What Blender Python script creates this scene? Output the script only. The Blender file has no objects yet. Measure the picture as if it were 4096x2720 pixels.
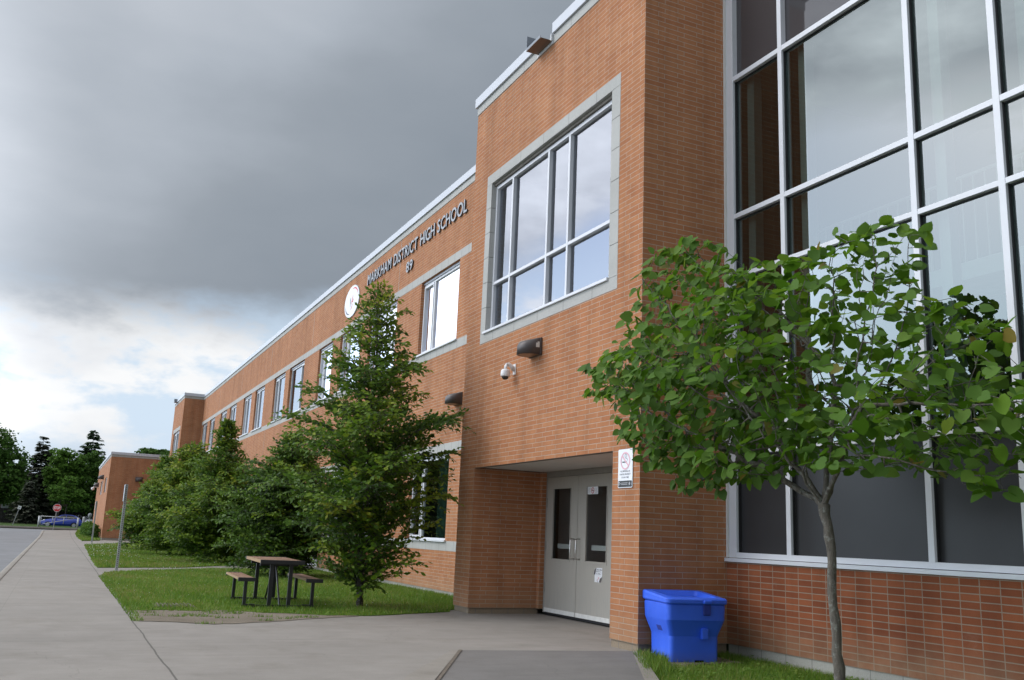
import bpy, bmesh, math, random
import numpy as np
from mathutils import Vector, Matrix
R = math.radians
scn = bpy.context.scene
COL = scn.collection
rng = np.random.default_rng(7)
random.seed(7)

# ------------------------------------------------------------------ helpers
def link(o, parent=None):
    COL.objects.link(o)
    if parent is not None:
        o.parent = parent
    return o

def tag(o, label=None, cat=None, group=None, kind=None):
    if label: o['label'] = label
    if cat: o['category'] = cat
    if group: o['group'] = group
    if kind: o['kind'] = kind
    return o

def thing(name, label, cat, loc=(0, 0, 0), rz=0.0, group=None):
    o = bpy.data.objects.new(name, None)
    o.empty_display_size = 0.2
    o.location = loc
    o.rotation_euler = (0, 0, rz)
    link(o)
    return tag(o, label, cat, group)

class MB:
    """collects shapes into one bmesh"""
    def __init__(s):
        s.bm = bmesh.new()
    def quad(s, *p):
        return s.bm.faces.new([s.bm.verts.new(q) for q in p])
    def box(s, x0, x1, y0, y1, z0, z1, mtx=None):
        c = [(x0, y0, z0), (x1, y0, z0), (x1, y1, z0), (x0, y1, z0), (x0, y0, z1), (x1, y0, z1), (x1, y1, z1), (x0, y1, z1)]
        v = [s.bm.verts.new(mtx @ Vector(q) if mtx else q) for q in c]
        for f in ((0, 3, 2, 1), (4, 5, 6, 7), (0, 1, 5, 4), (1, 2, 6, 5), (2, 3, 7, 6), (3, 0, 4, 7)):
            s.bm.faces.new([v[i] for i in f])
        return s
    def tube(s, pts, r, n=8, cap=True, r1=None):
        pts = [Vector(p) for p in pts]
        rings = []
        m = len(pts)
        for i, p in enumerate(pts):
            d = (pts[min(i + 1, m - 1)] - pts[max(i - 1, 0)]).normalized()
            a = Vector((0, 0, 1)) if abs(d.z) < .9 else Vector((1, 0, 0))
            u = d.cross(a).normalized(); w = d.cross(u)
            rr = r if r1 is None else r + (r1 - r) * i / max(m - 1, 1)
            if isinstance(r, (list, tuple)): rr = r[i]
            rings.append([s.bm.verts.new(p + (u * math.cos(2 * math.pi * k / n) + w * math.sin(2 * math.pi * k / n)) * rr) for k in range(n)])
        for a, b in zip(rings, rings[1:]):
            for k in range(n):
                s.bm.faces.new((a[k], a[(k + 1) % n], b[(k + 1) % n], b[k]))
        if cap:
            s.bm.faces.new(rings[0][::-1]); s.bm.faces.new(rings[-1])
        return s
    def loft(s, rings, cap=True):
        rs = [[s.bm.verts.new(p) for p in r] for r in rings]
        n = len(rs[0])
        for a, b in zip(rs, rs[1:]):
            for k in range(n):
                s.bm.faces.new((a[k], a[(k + 1) % n], b[(k + 1) % n], b[k]))
        if cap:
            s.bm.faces.new(rs[0][::-1]); s.bm.faces.new(rs[-1])
        return s
    def poly(s, pts, z0, z1=None):
        if z1 is None:
            s.bm.faces.new([s.bm.verts.new((x, y, z0)) for x, y in pts])
        else:
            s.loft([[(x, y, z0) for x, y in pts], [(x, y, z1) for x, y in pts]])
        return s
    def build(s, name, mat, parent=None, smooth=False, bevel=0.0, fixn=True):
        if fixn: bmesh.ops.recalc_face_normals(s.bm, faces=s.bm.faces[:])
        me = bpy.data.meshes.new(name)
        s.bm.to_mesh(me); s.bm.free()
        if smooth:
            for p in me.polygons: p.use_smooth = True
        o = bpy.data.objects.new(name, me)
        if mat: me.materials.append(mat)
        link(o, parent)
        if bevel:
            b = o.modifiers.new('bevel', 'BEVEL'); b.width = bevel; b.segments = 2; b.limit_method = 'ANGLE'; b.angle_limit = R(40)
        return o

def crisp(o, deg=28):
    o.data.set_sharp_from_angle(angle=R(deg)); return o

def np_mesh(name, verts, faces_flat, nper, mat, parent=None, attr=None, smooth=False):
    """verts (N,3); faces_flat: flat index array with constant nper; attr: per-face floats"""
    me = bpy.data.meshes.new(name)
    nf = len(faces_flat) // nper
    me.vertices.add(len(verts)); me.vertices.foreach_set('co', np.asarray(verts, np.float32).ravel())
    me.loops.add(len(faces_flat)); me.loops.foreach_set('vertex_index', np.asarray(faces_flat, np.int32))
    me.polygons.add(nf); me.polygons.foreach_set('loop_start', np.arange(nf, dtype=np.int32) * nper)
    me.update(calc_edges=True)
    if attr is not None:
        a = me.attributes.new('tone', 'FLOAT', 'FACE'); a.data.foreach_set('value', np.asarray(attr, np.float32))
    if smooth: me.polygons.foreach_set('use_smooth', np.ones(nf, bool))
    me.materials.append(mat)
    o = bpy.data.objects.new(name, me)
    return link(o, parent)

# ------------------------------------------------------------------ materials
class NT:
    def __init__(s, name):
        s.m = bpy.data.materials.new(name); s.m.use_nodes = True
        s.t = s.m.node_tree; s.n = s.t.nodes; s.l = s.t.links
        s.out = s.n['Material Output']; s.b = s.n['Principled BSDF']
    def new(s, typ, **kw):
        nd = s.n.new(typ)
        for k, v in kw.items(): setattr(nd, k, v)
        return nd
    def put(s, sock, v):
        if isinstance(v, bpy.types.NodeSocket): s.l.new(v, sock)
        else: sock.default_value = v
    def math(s, op, a, b=None, c=None, clamp=False):
        nd = s.new('ShaderNodeMath', operation=op, use_clamp=clamp)
        s.put(nd.inputs[0], a)
        if b is not None: s.put(nd.inputs[1], b)
        if c is not None: s.put(nd.inputs[2], c)
        return nd.outputs[0]
    def noise(s, vec, scale, detail=4, rough=.55, out=0):
        nd = s.new('ShaderNodeTexNoise'); nd.inputs['Scale'].default_value = scale
        nd.inputs['Detail'].default_value = detail; nd.inputs['Roughness'].default_value = rough
        if vec is not None: s.l.new(vec, nd.inputs['Vector'])
        return nd.outputs[out]
    def ramp(s, fac, stops, interp='LINEAR'):
        nd = s.new('ShaderNodeValToRGB'); cr = nd.color_ramp; cr.interpolation = interp
        while len(cr.elements) < len(stops): cr.elements.new(.5)
        for e, (p, c) in zip(cr.elements, stops):
            e.position = p; e.color = (c if len(c) == 4 else (*c, 1))
        s.put(nd.inputs[0], fac)
        return nd.outputs[0]
    def mix(s, fac, a, b, blend='MIX'):
        nd = s.new('ShaderNodeMix', data_type='RGBA', blend_type=blend)
        s.put(nd.inputs[0], fac); s.put(nd.inputs[6], a if isinstance(a, bpy.types.NodeSocket) else (*a, 1) if len(a) == 3 else a)
        s.put(nd.inputs[7], b if isinstance(b, bpy.types.NodeSocket) else (*b, 1) if len(b) == 3 else b)
        return nd.outputs[2]
    def obj(s): return s.new('ShaderNodeTexCoord').outputs['Object']
    def bump(s, h, strength=.3, dist=.01):
        nd = s.new('ShaderNodeBump'); nd.inputs['Strength'].default_value = strength; nd.inputs['Distance'].default_value = dist
        s.put(nd.inputs['Height'], h); s.l.new(nd.outputs[0], s.b.inputs['Normal'])
    def base(s, v): s.put(s.b.inputs['Base Color'], v if isinstance(v, bpy.types.NodeSocket) else (*v, 1))
    def rough(s, v): s.put(s.b.inputs['Roughness'], v)

def wall_uv(t):
    """(horizontal, z) of a wall in metres, from position and face direction"""
    tc = t.new('ShaderNodeTexCoord'); ge = t.new('ShaderNodeNewGeometry')
    sp = t.new('ShaderNodeSeparateXYZ'); t.l.new(tc.outputs['Object'], sp.inputs[0])
    sn = t.new('ShaderNodeSeparateXYZ'); t.l.new(ge.outputs['True Normal'], sn.inputs[0])
    side = t.math('GREATER_THAN', t.math('ABSOLUTE', sn.outputs[0]), .5)
    h = t.math('ADD', t.math('MULTIPLY', sp.outputs[0], t.math('SUBTRACT', 1.0, side)), t.math('MULTIPLY', sp.outputs[1], side))
    cb = t.new('ShaderNodeCombineXYZ'); t.l.new(h, cb.inputs[0]); t.l.new(sp.outputs[2], cb.inputs[1])
    return cb.outputs[0], tc.outputs['Object'], sp.outputs[2], side

def brick_mat(name, c1, c2, mortar, w, hgt, off, ms=.0085):
    t = NT(name)
    uv, ob, z, side = wall_uv(t)
    br = t.new('ShaderNodeTexBrick', offset=off, offset_frequency=2, squash=1.0)
    t.l.new(uv, br.inputs['Vector'])
    br.inputs['Color1'].default_value = (*c1, 1); br.inputs['Color2'].default_value = (*c2, 1); br.inputs['Mortar'].default_value = (*mortar, 1)
    br.inputs['Scale'].default_value = 1; br.inputs['Mortar Size'].default_value = ms / 2 * 1.15; br.inputs['Mortar Smooth'].default_value = .15
    br.inputs['Bias'].default_value = 0; br.inputs['Brick Width'].default_value = w; br.inputs['Row Height'].default_value = hgt
    big = t.noise(ob, .45, 4); fine = t.noise(ob, 160, 3, .7); mid = t.noise(ob, 5, 5, .65)
    c = t.mix(1.0, br.outputs['Color'], t.ramp(big, [(.25, (.86, .84, .82)), (.75, (1.1, 1.08, 1.06))]), 'MULTIPLY')
    c = t.mix(1.0, c, t.ramp(fine, [(.25, (.78, .76, .74)), (.7, (1.12, 1.12, 1.12))]), 'MULTIPLY')
    c = t.mix(1.0, c, t.ramp(mid, [(.3, (.9, .89, .88)), (.7, (1.06, 1.06, 1.06))]), 'MULTIPLY')
    mp = t.new('ShaderNodeMapping'); mp.inputs['Scale'].default_value = (2.6, 2.6, .16); t.l.new(ob, mp.inputs[0])
    stk = t.noise(mp.outputs[0], 1.0, 5, .6)
    c = t.mix(1.0, c, t.ramp(stk, [(.28, (.80, .79, .78)), (.5, (1.0, 1.0, 1.0)), (.75, (1.10, 1.09, 1.08))]), 'MULTIPLY')
    eff = t.math('MULTIPLY', t.ramp(t.noise(ob, 2.1, 6, .7), [(.60, (0, 0, 0)), (.78, (1, 1, 1))]), .22)
    c = t.mix(eff, c, (.52, .40, .31))
    # weathered, salt-stained lowest courses
    low = t.math('MULTIPLY', t.math('SUBTRACT', 1.0, t.math('MULTIPLY', z, 2.6), clamp=True), t.math('MULTIPLY', mid, 1.3), clamp=True)
    c = t.mix(t.math('MULTIPLY', low, .6), c, (.30, .225, .145))
    t.base(c); t.rough(.9)
    t.b.inputs['Specular IOR Level'].default_value = .2
    h = t.math('ADD', t.math('MULTIPLY', br.outputs['Fac'], -1.0), t.math('MULTIPLY', fine, .25))
    t.bump(h, .45, .006)
    return t.m

def simple(name, col, rough=.5, metal=0.0, spec=.5, var=.08, scale=8, bump=0.0):
    t = NT(name); ob = t.obj()
    n = t.noise(ob, scale, 5, .6)
    lo = tuple(c * (1 - var) for c in col); hi = tuple(min(1, c * (1 + var)) for c in col)
    t.base(t.ramp(n, [(.3, lo), (.7, hi)])); t.rough(rough)
    t.b.inputs['Metallic'].default_value = metal; t.b.inputs['Specular IOR Level'].default_value = spec
    if bump: t.bump(t.noise(ob, scale * 12, 4, .7), bump, .005)
    return t.m

def glass_mat(name, refl, tint, through=(.8, .86, .84), rough=0.0, wob=.0):
    t = NT(name)
    gl = t.new('ShaderNodeBsdfGlossy'); gl.inputs['Color'].default_value = (*tint, 1); gl.inputs['Roughness'].default_value = rough
    tr = t.new('ShaderNodeBsdfTransparent'); tr.inputs['Color'].default_value = (*through, 1)
    lw = t.new('ShaderNodeLayerWeight'); lw.inputs['Blend'].default_value = .2
    f = t.math('ADD', refl, t.math('MULTIPLY', lw.outputs['Fresnel'], 1 - refl), clamp=True)
    mx = t.new('ShaderNodeMixShader'); t.l.new(f, mx.inputs[0]); t.l.new(tr.outputs[0], mx.inputs[1]); t.l.new(gl.outputs[0], mx.inputs[2])
    if wob:
        nd = t.new('ShaderNodeBump'); nd.inputs['Strength'].default_value = wob; nd.inputs['Distance'].default_value = .02
        t.l.new(t.noise(t.obj(), .8, 1), nd.inputs['Height']); t.l.new(nd.outputs[0], gl.inputs['Normal'])
    t.l.new(mx.outputs[0], t.out.inputs['Surface'])
    return t.m

def leaf_mat(name, stops, trans=.35, rough=.5, spec=.2):
    t = NT(name)
    at = t.new('ShaderNodeAttribute', attribute_name='tone')
    c = t.ramp(at.outputs['Fac'], stops)
    ge = t.new('ShaderNodeNewGeometry')
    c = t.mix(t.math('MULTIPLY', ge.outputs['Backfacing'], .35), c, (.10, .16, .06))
    t.base(c); t.rough(rough); t.b.inputs['Specular IOR Level'].default_value = spec
    tl = t.new('ShaderNodeBsdfTranslucent'); t.l.new(c, tl.inputs['Color'])
    mx = t.new('ShaderNodeMixShader'); mx.inputs[0].default_value = trans
    t.l.new(t.b.outputs[0], mx.inputs[1]); t.l.new(tl.outputs[0], mx.inputs[2]); t.l.new(mx.outputs[0], t.out.inputs['Surface'])
    return t.m

M = {}
M['brick'] = brick_mat('brick', (.43, .198, .096), (.38, .160, .076), (.425, .325, .255), .305, .067, .33)
M['brick_stack'] = brick_mat('brick_stack', (.30, .100, .045), (.20, .062, .029), (.28, .225, .175), .2055, .067, 0.0, .009)
M['brick_jamb'] = brick_mat('brick_jamb', (.31, .105, .05), (.26, .085, .04), (.38, .30, .24), .2055, .067, 0.0, .008)

def stone_mat(name, w, col=(.425, .42, .40)):
    t = NT(name); uv, ob, z, side = wall_uv(t)
    sp = t.new('ShaderNodeSeparateXYZ'); t.l.new(uv, sp.inputs[0])
    fr = t.math('FRACT', t.math('DIVIDE', sp.outputs[0], w))
    j = t.math('LESS_THAN', t.math('ABSOLUTE', t.math('SUBTRACT', fr, .5)), .006 / w)
    n = t.noise(ob, 60, 4, .7); b = t.noise(ob, 1.2, 4)
    c = t.ramp(n, [(.3, tuple(x * .86 for x in col)), (.7, tuple(x * 1.08 for x in col))])
    c = t.mix(1.0, c, t.ramp(b, [(.3, (.88, .88, .87)), (.7, (1.05, 1.05, 1.05))]), 'MULTIPLY')
    c = t.mix(t.math('MULTIPLY', j, .75), c, (.16, .15, .14))
    t.base(c); t.rough(.85); t.bump(n, .25, .004)
    return t.m
M['stone'] = stone_mat('stone', .81)
M['stone_short'] = stone_mat('stone_short', .405)
M['found'] = stone_mat('foundation_concrete', .4, (.36, .35, .31))
M['found_tan'] = stone_mat('foundation_block', .29, (.25, .195, .135))
M['alu'] = simple('white_aluminium', (.62, .63, .66), .38, 0.0, .5, .03, 3)
M['alu_shade'] = simple('grey_aluminium', (.40, .42, .46), .4, .2, .5, .05, 3)
M['coping'] = simple('coping_metal', (.52, .54, .59), .4, 0, .4, .03, 1.2)
M['gasket'] = simple('black_gasket', (.015, .015, .017), .6)
M['glass_curtain'] = glass_mat('curtain_glass', .155, (.88, .96, .95), (.36, .42, .40), wob=.012)
M['glass_window'] = glass_mat('window_glass', .24, (.93, .96, 1.04), (.5, .55, .55), wob=.02)
M['glass_low'] = glass_mat('low_window_glass', .08, (.9, .95, .95), (.7, .78, .74))
M['glass_door'] = glass_mat('door_glass', .035, (.7, .78, .8), (.85, .85, .85))
t = NT('spandrel'); ob = t.obj(); t.base(t.ramp(t.noise(ob, 1.1, 3), [(.3, (.030, .030, .031)), (.7, (.040, .040, .042))])); t.rough(.3); t.b.inputs['Specular IOR Level'].default_value = .26; M['spandrel'] = t.m
t = NT('spandrel_upper'); t.base((.055, .052, .055)); t.rough(.03); t.b.inputs['Specular IOR Level'].default_value = .6; M['spandrel_up'] = t.m
M['door'] = NT('door_paint').m
t = NT('door_paint_worn'); ob = t.obj()
mp = t.new('ShaderNodeMapping'); mp.inputs['Scale'].default_value = (14, 14, .8); t.l.new(ob, mp.inputs[0])
st = t.noise(mp.outputs[0], 3, 5, .65); sp = t.new('ShaderNodeSeparateXYZ'); t.l.new(ob, sp.inputs[0])
lowm = t.math('SUBTRACT', .75, sp.outputs[2], clamp=True)
c = t.ramp(st, [(.3, (.375, .352, .31)), (.7, (.415, .392, .348))])
c = t.mix(t.math('MULTIPLY', t.math('MULTIPLY', lowm, 1.2), t.ramp(st, [(.45, (0, 0, 0)), (.7, (1, 1, 1))])), c, (.30, .29, .27))
t.base(c); t.rough(.5); M['door'] = t.m
M['frame_grey'] = simple('door_frame_paint', (.29, .28, .255), .5)
M['steel'] = simple('brushed_steel', (.62, .60, .57), .3, 1.0)
M['soffit'] = simple('soffit_board', (.62, .60, .57), .8, 0, .2, .04, 2)
M['lintel'] = simple('rusty_lintel', (.17, .155, .135), .8, 0, .2, .25, 6)
M['sweep'] = simple('white_sweep', (.66, .65, .62), .5, 0, .4, .1, 12)
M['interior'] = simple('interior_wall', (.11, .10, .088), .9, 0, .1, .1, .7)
M['vestibule'] = simple('vestibule_wall', (.55, .53, .50), .9, 0, .1, .1, .7)
M['interior_pale'] = simple('interior_column', (.42, .46, .43), .8)
M['curtain_green'] = simple('green_blind', (.10, .24, .20), .8, 0, .2, .2, 9)
M['curtain_pale'] = simple('pale_blind', (.75, .78, .80), .8)
M['dark'] = simple('dark_void', (.01, .01, .01), .9, 0, .1)
M['roof'] = simple('roof_gravel', (.25, .25, .24), .95)
M['bronze'] = simple('bronze_metal', (.075, .064, .062), .42, .2, .5, .1, 12)
M['lens_amber'] = simple('amber_lens', (.16, .09, .045), .35, 0, .5, .15, 40)
M['tape'] = simple('silver_tape', (.6, .6, .58), .4)
M['white_plastic'] = simple('white_plastic', (.74, .73, .73), .4, 0, .5, .03)
M['smoke_dome'] = simple('smoked_dome', (.02, .018, .016), .12, 0, .6)
M['galv'] = simple('galvanised_steel', (.36, .37, .38), .5, .4, .4, .12, 25)
M['scupper'] = simple('scupper_grey', (.20, .22, .25), .5, .3)
M['scupper_under'] = simple('scupper_brick_reflection', (.15, .10, .075), .5)  # brown of the brick reflected in the plate, put into its colour
M['letter'] = simple('letter_face', (.31, .32, .34), .45, .3, .5, .04)
M['letter_side'] = simple('letter_side', (.05, .05, .055), .6)
M['sign_white'] = simple('sign_white', (.78, .79, .82), .45, 0, .4, .02)
M['sign_pink'] = simple('faded_red', (.74, .42, .48), .5)
M['sign_red'] = simple('sign_red', (.52, .02, .025), .45)
M['sign_black'] = simple('sign_black', (.025, .028, .032), .5)
M['sign_grey'] = simple('sign_grey', (.35, .35, .37), .5)
M['ink'] = simple('ink', (.12, .12, .14), .6)
M['ink_blue'] = simple('logo_navy', (.05, .055, .12), .5)
M['ink_red'] = simple('logo_red', (.62, .05, .07), .5)
M['bin'] = simple('blue_polyethylene', (.036, .10, .72), .42, 0, .45, .06, 3, .06)
t = NT('blue_polyethylene_worn'); ob = t.obj(); sc_ = t.noise(ob, 18, 6, .75); sp = t.new('ShaderNodeSeparateXYZ'); t.l.new(ob, sp.inputs[0])
c = t.ramp(t.noise(ob, 2.2, 4), [(.3, (.030, .115, .70)), (.7, (.038, .14, .84))]); c = t.mix(t.ramp(sc_, [(.60, (0, 0, 0)), (.72, (.30, .30, .30))]), c, (.14, .22, .75))
dl = t.math('MULTIPLY', t.math('SUBTRACT', 1.0, t.math('MULTIPLY', t.math('ADD', sp.outputs[2], .06), 5.0), clamp=True), sc_, clamp=True); c = t.mix(t.math('MULTIPLY', dl, .8), c, (.16, .14, .13))
t.base(c); t.put(t.b.inputs['Roughness'], t.ramp(sc_, [(.3, (.34, .34, .34)), (.7, (.55, .55, .55))])); t.bump(t.noise(ob, 120, 3), .05, .003); M['bin'] = t.m
M['bin_dark'] = simple('blue_recess_shade', (.014, .035, .27), .55)  # darker copy of the bin blue, shade of the recesses put into the colour
M['wood'] = simple('cedar_board', (.22, .120, .068), .7, 0, .3, .25, 6)
M['wood_edge'] = simple('pale_board', (.33, .22, .12), .7, 0, .3, .15, 6)
M['black_steel'] = simple('black_steel', (.012, .012, .013), .45, 0, .5, .2, 9)
M['rust'] = simple('cast_iron', (.14, .115, .09), .8, 0, .3, .3, 20)

def concrete(name, col, joints=True):
    t = NT(name); ob = t.obj()
    big = t.noise(ob, .35, 5, .6); mid = t.noise(ob, 2.5, 6, .65); fine = t.noise(ob, 90, 3, .7)
    mp = t.new('ShaderNodeMapping'); mp.inputs['Scale'].default_value = (3.0, .25, 1); t.l.new(ob, mp.inputs[0])
    broom = t.noise(mp.outputs[0], 2.2, 4, .6)
    c = t.ramp(big, [(.3, tuple(x * .88 for x in col)), (.72, tuple(x * 1.07 for x in col))])
    c = t.mix(1.0, c, t.ramp(mid, [(.28, (.90, .90, .89)), (.7, (1.05, 1.05, 1.05))]), 'MULTIPLY')
    c = t.mix(1.0, c, t.ramp(broom, [(.3, (.95, .95, .95)), (.7, (1.04, 1.04, 1.04))]), 'MULTIPLY')
    c = t.mix(1.0, c, t.ramp(fine, [(.25, (.90, .90, .90)), (.7, (1.06, 1.06, 1.06))]), 'MULTIPLY')
    spots = t.new('ShaderNodeTexVoronoi'); spots.inputs['Scale'].default_value = 2.3; t.l.new(ob, spots.inputs['Vector'])
    c = t.mix(t.math('MULTIPLY', t.math('LESS_THAN', spots.outputs['Distance'], .035), .35), c, (.08, .08, .08))
    wv = t.new('ShaderNodeVectorMath', operation='ADD'); t.l.new(ob, wv.inputs[0]); wn = t.noise(ob, 1.6, 5, .6, 1); ws_ = t.new('ShaderNodeVectorMath', operation='SCALE'); t.l.new(wn, ws_.inputs[0]); ws_.inputs['Scale'].default_value = .55; t.l.new(ws_.outputs[0], wv.inputs[1])
    vr = t.new('ShaderNodeTexVoronoi', feature='DISTANCE_TO_EDGE'); vr.inputs['Scale'].default_value = .23; t.l.new(wv.outputs[0], vr.inputs['Vector'])
    c = t.mix(t.math('MULTIPLY', t.math('LESS_THAN', vr.outputs['Distance'], .0014), .16), c, (.06, .055, .05))
    stn = t.ramp(t.noise(ob, .9, 6, .72), [(.52, (1, 1, 1)), (.70, (.86, .85, .83))])
    c = t.mix(1.0, c, stn, 'MULTIPLY')
    if joints:
        sp = t.new('ShaderNodeSeparateXYZ'); t.l.new(ob, sp.inputs[0])
        wob = t.math('MULTIPLY', t.math('SUBTRACT', t.noise(ob, 1.3, 3), .5), .04)
        fr = t.math('ABSOLUTE', t.math('SUBTRACT', t.math('FRACT', t.math('DIVIDE', t.math('ADD', sp.outputs[0], wob), 3.05)), .5))
        j = t.math('LESS_THAN', fr, .0022)
        jy = t.math('LESS_THAN', t.math('ABSOLUTE', t.math('ADD', t.math('ADD', sp.outputs[1], wob), 5.085)), .009)
        jx = t.math('LESS_THAN', t.math('ABSOLUTE', t.math('ADD', sp.outputs[1], 6.62)), .004)
        c = t.mix(t.math('MULTIPLY', j, .35), c, (.10, .095, .09))
        c = t.mix(t.math('MULTIPLY', jy, .75), c, (.07, .065, .055))
        c = t.mix(t.math('MULTIPLY', jx, .25), c, (.10, .095, .09))
    t.base(c); t.rough(.9); t.b.inputs['Specular IOR Level'].default_value = .25
    t.bump(t.math('ADD', fine, t.math('MULTIPLY', mid, .5)), .2, .004)
    return t.m
M['concrete'] = concrete('concrete', (.268, .246, .222))
M['ramp'] = concrete('ramp_concrete', (.18, .169, .160), False)
M['kerb'] = concrete('kerb_concrete', (.27, .245, .215), False)
M['asphalt'] = concrete('asphalt', (.205, .205, .212), False)

def ground_mat(name, stops, scale=1.0):
    t = NT(name); ob = t.obj()
    n = t.noise(ob, .6 * scale, 6, .7); f = t.noise(ob, 35 * scale, 4, .75)
    c = t.ramp(n, stops)
    c = t.mix(1.0, c, t.ramp(f, [(.3, (.6, .6, .6)), (.7, (1.3, 1.3, 1.3))]), 'MULTIPLY')
    t.base(c); t.rough(.95); t.b.inputs['Specular IOR Level'].default_value = .1; t.bump(f, .6, .03)
    return t.m
M['turf'] = ground_mat('turf', [(.3, (.06, .125, .014)), (.55, (.105, .175, .024)), (.75, (.17, .175, .05))])
M['verge'] = ground_mat('verge', [(.3, (.03, .06, .012)), (.6, (.05, .085, .018)), (.8, (.07, .09, .025))])
M['dirt'] = ground_mat('dirt', [(.3, (.18, .15, .115)), (.6, (.25, .215, .17)), (.8, (.30, .26, .21))], 2)
M['grass'] = leaf_mat('grass_blade', [(0, (.07, .155, .012)), (.5, (.145, .265, .024)), (.85, (.23, .30, .042)), (1, (.34, .28, .10))], .3, .55, .2)
M['clover'] = simple('clover_white', (.50, .50, .42), .8)
M['leaf_redbud'] = leaf_mat('redbud_leaf', [(0, (.032, .085, .006)), (.45, (.084, .190, .012)), (.8, (.155, .265, .022)), (.93, (.21, .28, .03)), (1, (.25, .15, .04))], .42, .55, .14)
M['leaf_hornbeam'] = leaf_mat('hornbeam_leaf', [(0, (.022, .058, .005)), (.5, (.082, .170, .011)), (.85, (.185, .275, .020)), (1, (.29, .33, .03))], .40, .5, .25)
M['leaf_far'] = leaf_mat('far_leaf', [(0, (.026, .062, .012)), (.5, (.056, .125, .021)), (1, (.10, .18, .034))], .3, .7, .1)
M['leaf_far_light'] = leaf_mat('far_leaf_light', [(0, (.034, .082, .012)), (.5, (.070, .150, .02)), (1, (.12, .22, .032))], .3, .7, .1)
M['needle'] = leaf_mat('spruce_needle', [(0, (.022, .030, .020)), (.6, (.052, .062, .044)), (1, (.10, .10, .072))], .05, .8, .1)
M['needle_green'] = leaf_mat('spruce_needle_green', [(0, (.018, .042, .018)), (.6, (.042, .080, .034)), (1, (.07, .11, .045))], .05, .8, .1)
def bark(name, col):
    t = NT(name); ob = t.obj()
    mp = t.new('ShaderNodeMapping'); mp.inputs['Scale'].default_value = (1, 1, .3); t.l.new(ob, mp.inputs[0])
    n = t.noise(mp.outputs[0], 40, 6, .7); l = t.noise(ob, 24, 4, .7)
    c = t.ramp(n, [(.3, tuple(x * .5 for x in col)), (.7, tuple(x * 1.3 for x in col))])
    c = t.mix(t.ramp(l, [(.52, (0, 0, 0)), (.66, (.8, .8, .8))]), c, (.24, .25, .22))
    t.base(c); t.rough(.9); t.bump(n, .9, .02)
    return t.m
M['bark'] = bark('redbud_bark', (.12, .105, .085))
M['bark_dark'] = bark('hornbeam_bark', (.05, .042, .035))
M['car_blue'] = simple('blue_car_paint', (.02, .05, .36), .25, 0, .6, .03)
M['car_glass'] = simple('car_glass', (.01, .012, .015), .08, 0, .6)
M['tyre'] = simple('tyre', (.015, .015, .015), .9)
M['chrome'] = simple('headlight', (.75, .78, .85), .2)
M['house_brick'] = simple('house_brick', (.07, .05, .042), .9, 0, .1, .2, 4)
M['house_roof'] = simple('house_roof', (.030, .024, .026), .9, 0, .1, .2, 4)
M['fence_wood'] = simple('fence_wood', (.035, .032, .032), .9, 0, .1, .3, 4)
M['garage'] = simple('garage_white', (.30, .32, .34), .6)
M['gate_metal'] = simple('gate_metal', (.46, .47, .48), .5, .3)
M['pale_stone'] = simple('pale_stone', (.26, .27, .29), .9, 0, .2, .2, 4)

# ------------------------------------------------------------------ terrain
def gz(x):
    tt = min(max((-58 - x) / 34, 0), 1)
    return -.09 + .5 * tt * tt * (3 - 2 * tt)

def sheet(name, polyxy, dz, mat, label=None, kind='structure', thick=None, parent=None, step=2.0):
    """a flat polygon following the terrain at gz(x)+dz (cut into slices along x so that it bends with the ground)"""
    bm = bmesh.new()
    bm.faces.new([bm.verts.new((x, y, 0)) for x, y in polyxy])
    xs = [p[0] for p in polyxy]
    if min(xs) < -58:
        x = max(min(xs), -100) + .01
        while x < min(-56, max(xs)):
            g = bm.verts[:] + bm.edges[:] + bm.faces[:]
            bmesh.ops.bisect_plane(bm, geom=g, plane_co=(x, 0, 0), plane_no=(1, 0, 0))
            x += step
    for v in bm.verts: v.co.z = gz(v.co.x) + dz
    bmesh.ops.recalc_face_normals(bm, faces=bm.faces[:])
    for f in bm.faces:
        if f.normal.z < 0: f.normal_flip()
    if thick:
        ed = [e for e in bm.edges if len(e.link_faces) == 1]
        r = bmesh.ops.extrude_edge_only(bm, edges=ed)
        for v in [g for g in r['geom'] if isinstance(g, bmesh.types.BMVert)]: v.co.z -= thick
    me = bpy.data.meshes.new(name); bm.to_mesh(me); bm.free(); me.materials.append(mat)
    o = bpy.data.objects.new(name, me); link(o, parent)
    if kind: o['kind'] = kind
    return o

sheet('ground', [(-900, -600), (120, -600), (120, 500), (-900, 500)], -.42, M['verge'])
sheet('road', [(40, -18), (40, -7.08), (-75.3, -7.08), (-76.6, -6.75), (-78.2, -5.6), (-79, -4.35), (-80.5, 0), (-80.5, 40), (-84.9, 40), (-84.9, -18)], -.20, M['asphalt'])
sheet('pavement', [(40, -6.98), (40, -1.56), (12, -1.56), (2.65, -1.46), (1.88, -1.04), (.0, .1), (-.55, .22), (-.6, 1.345), (-5.0, 1.345), (-5.58, 1.22), (-51.1, 1.22), (-56.6, .05), (-57.5, -3.42), (-84, -3.42), (-79, -4.4), (-78.2, -5.6), (-76.3, -6.75), (-74.9, -6.98)], 0.0, M['concrete'], thick=.15)
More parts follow.
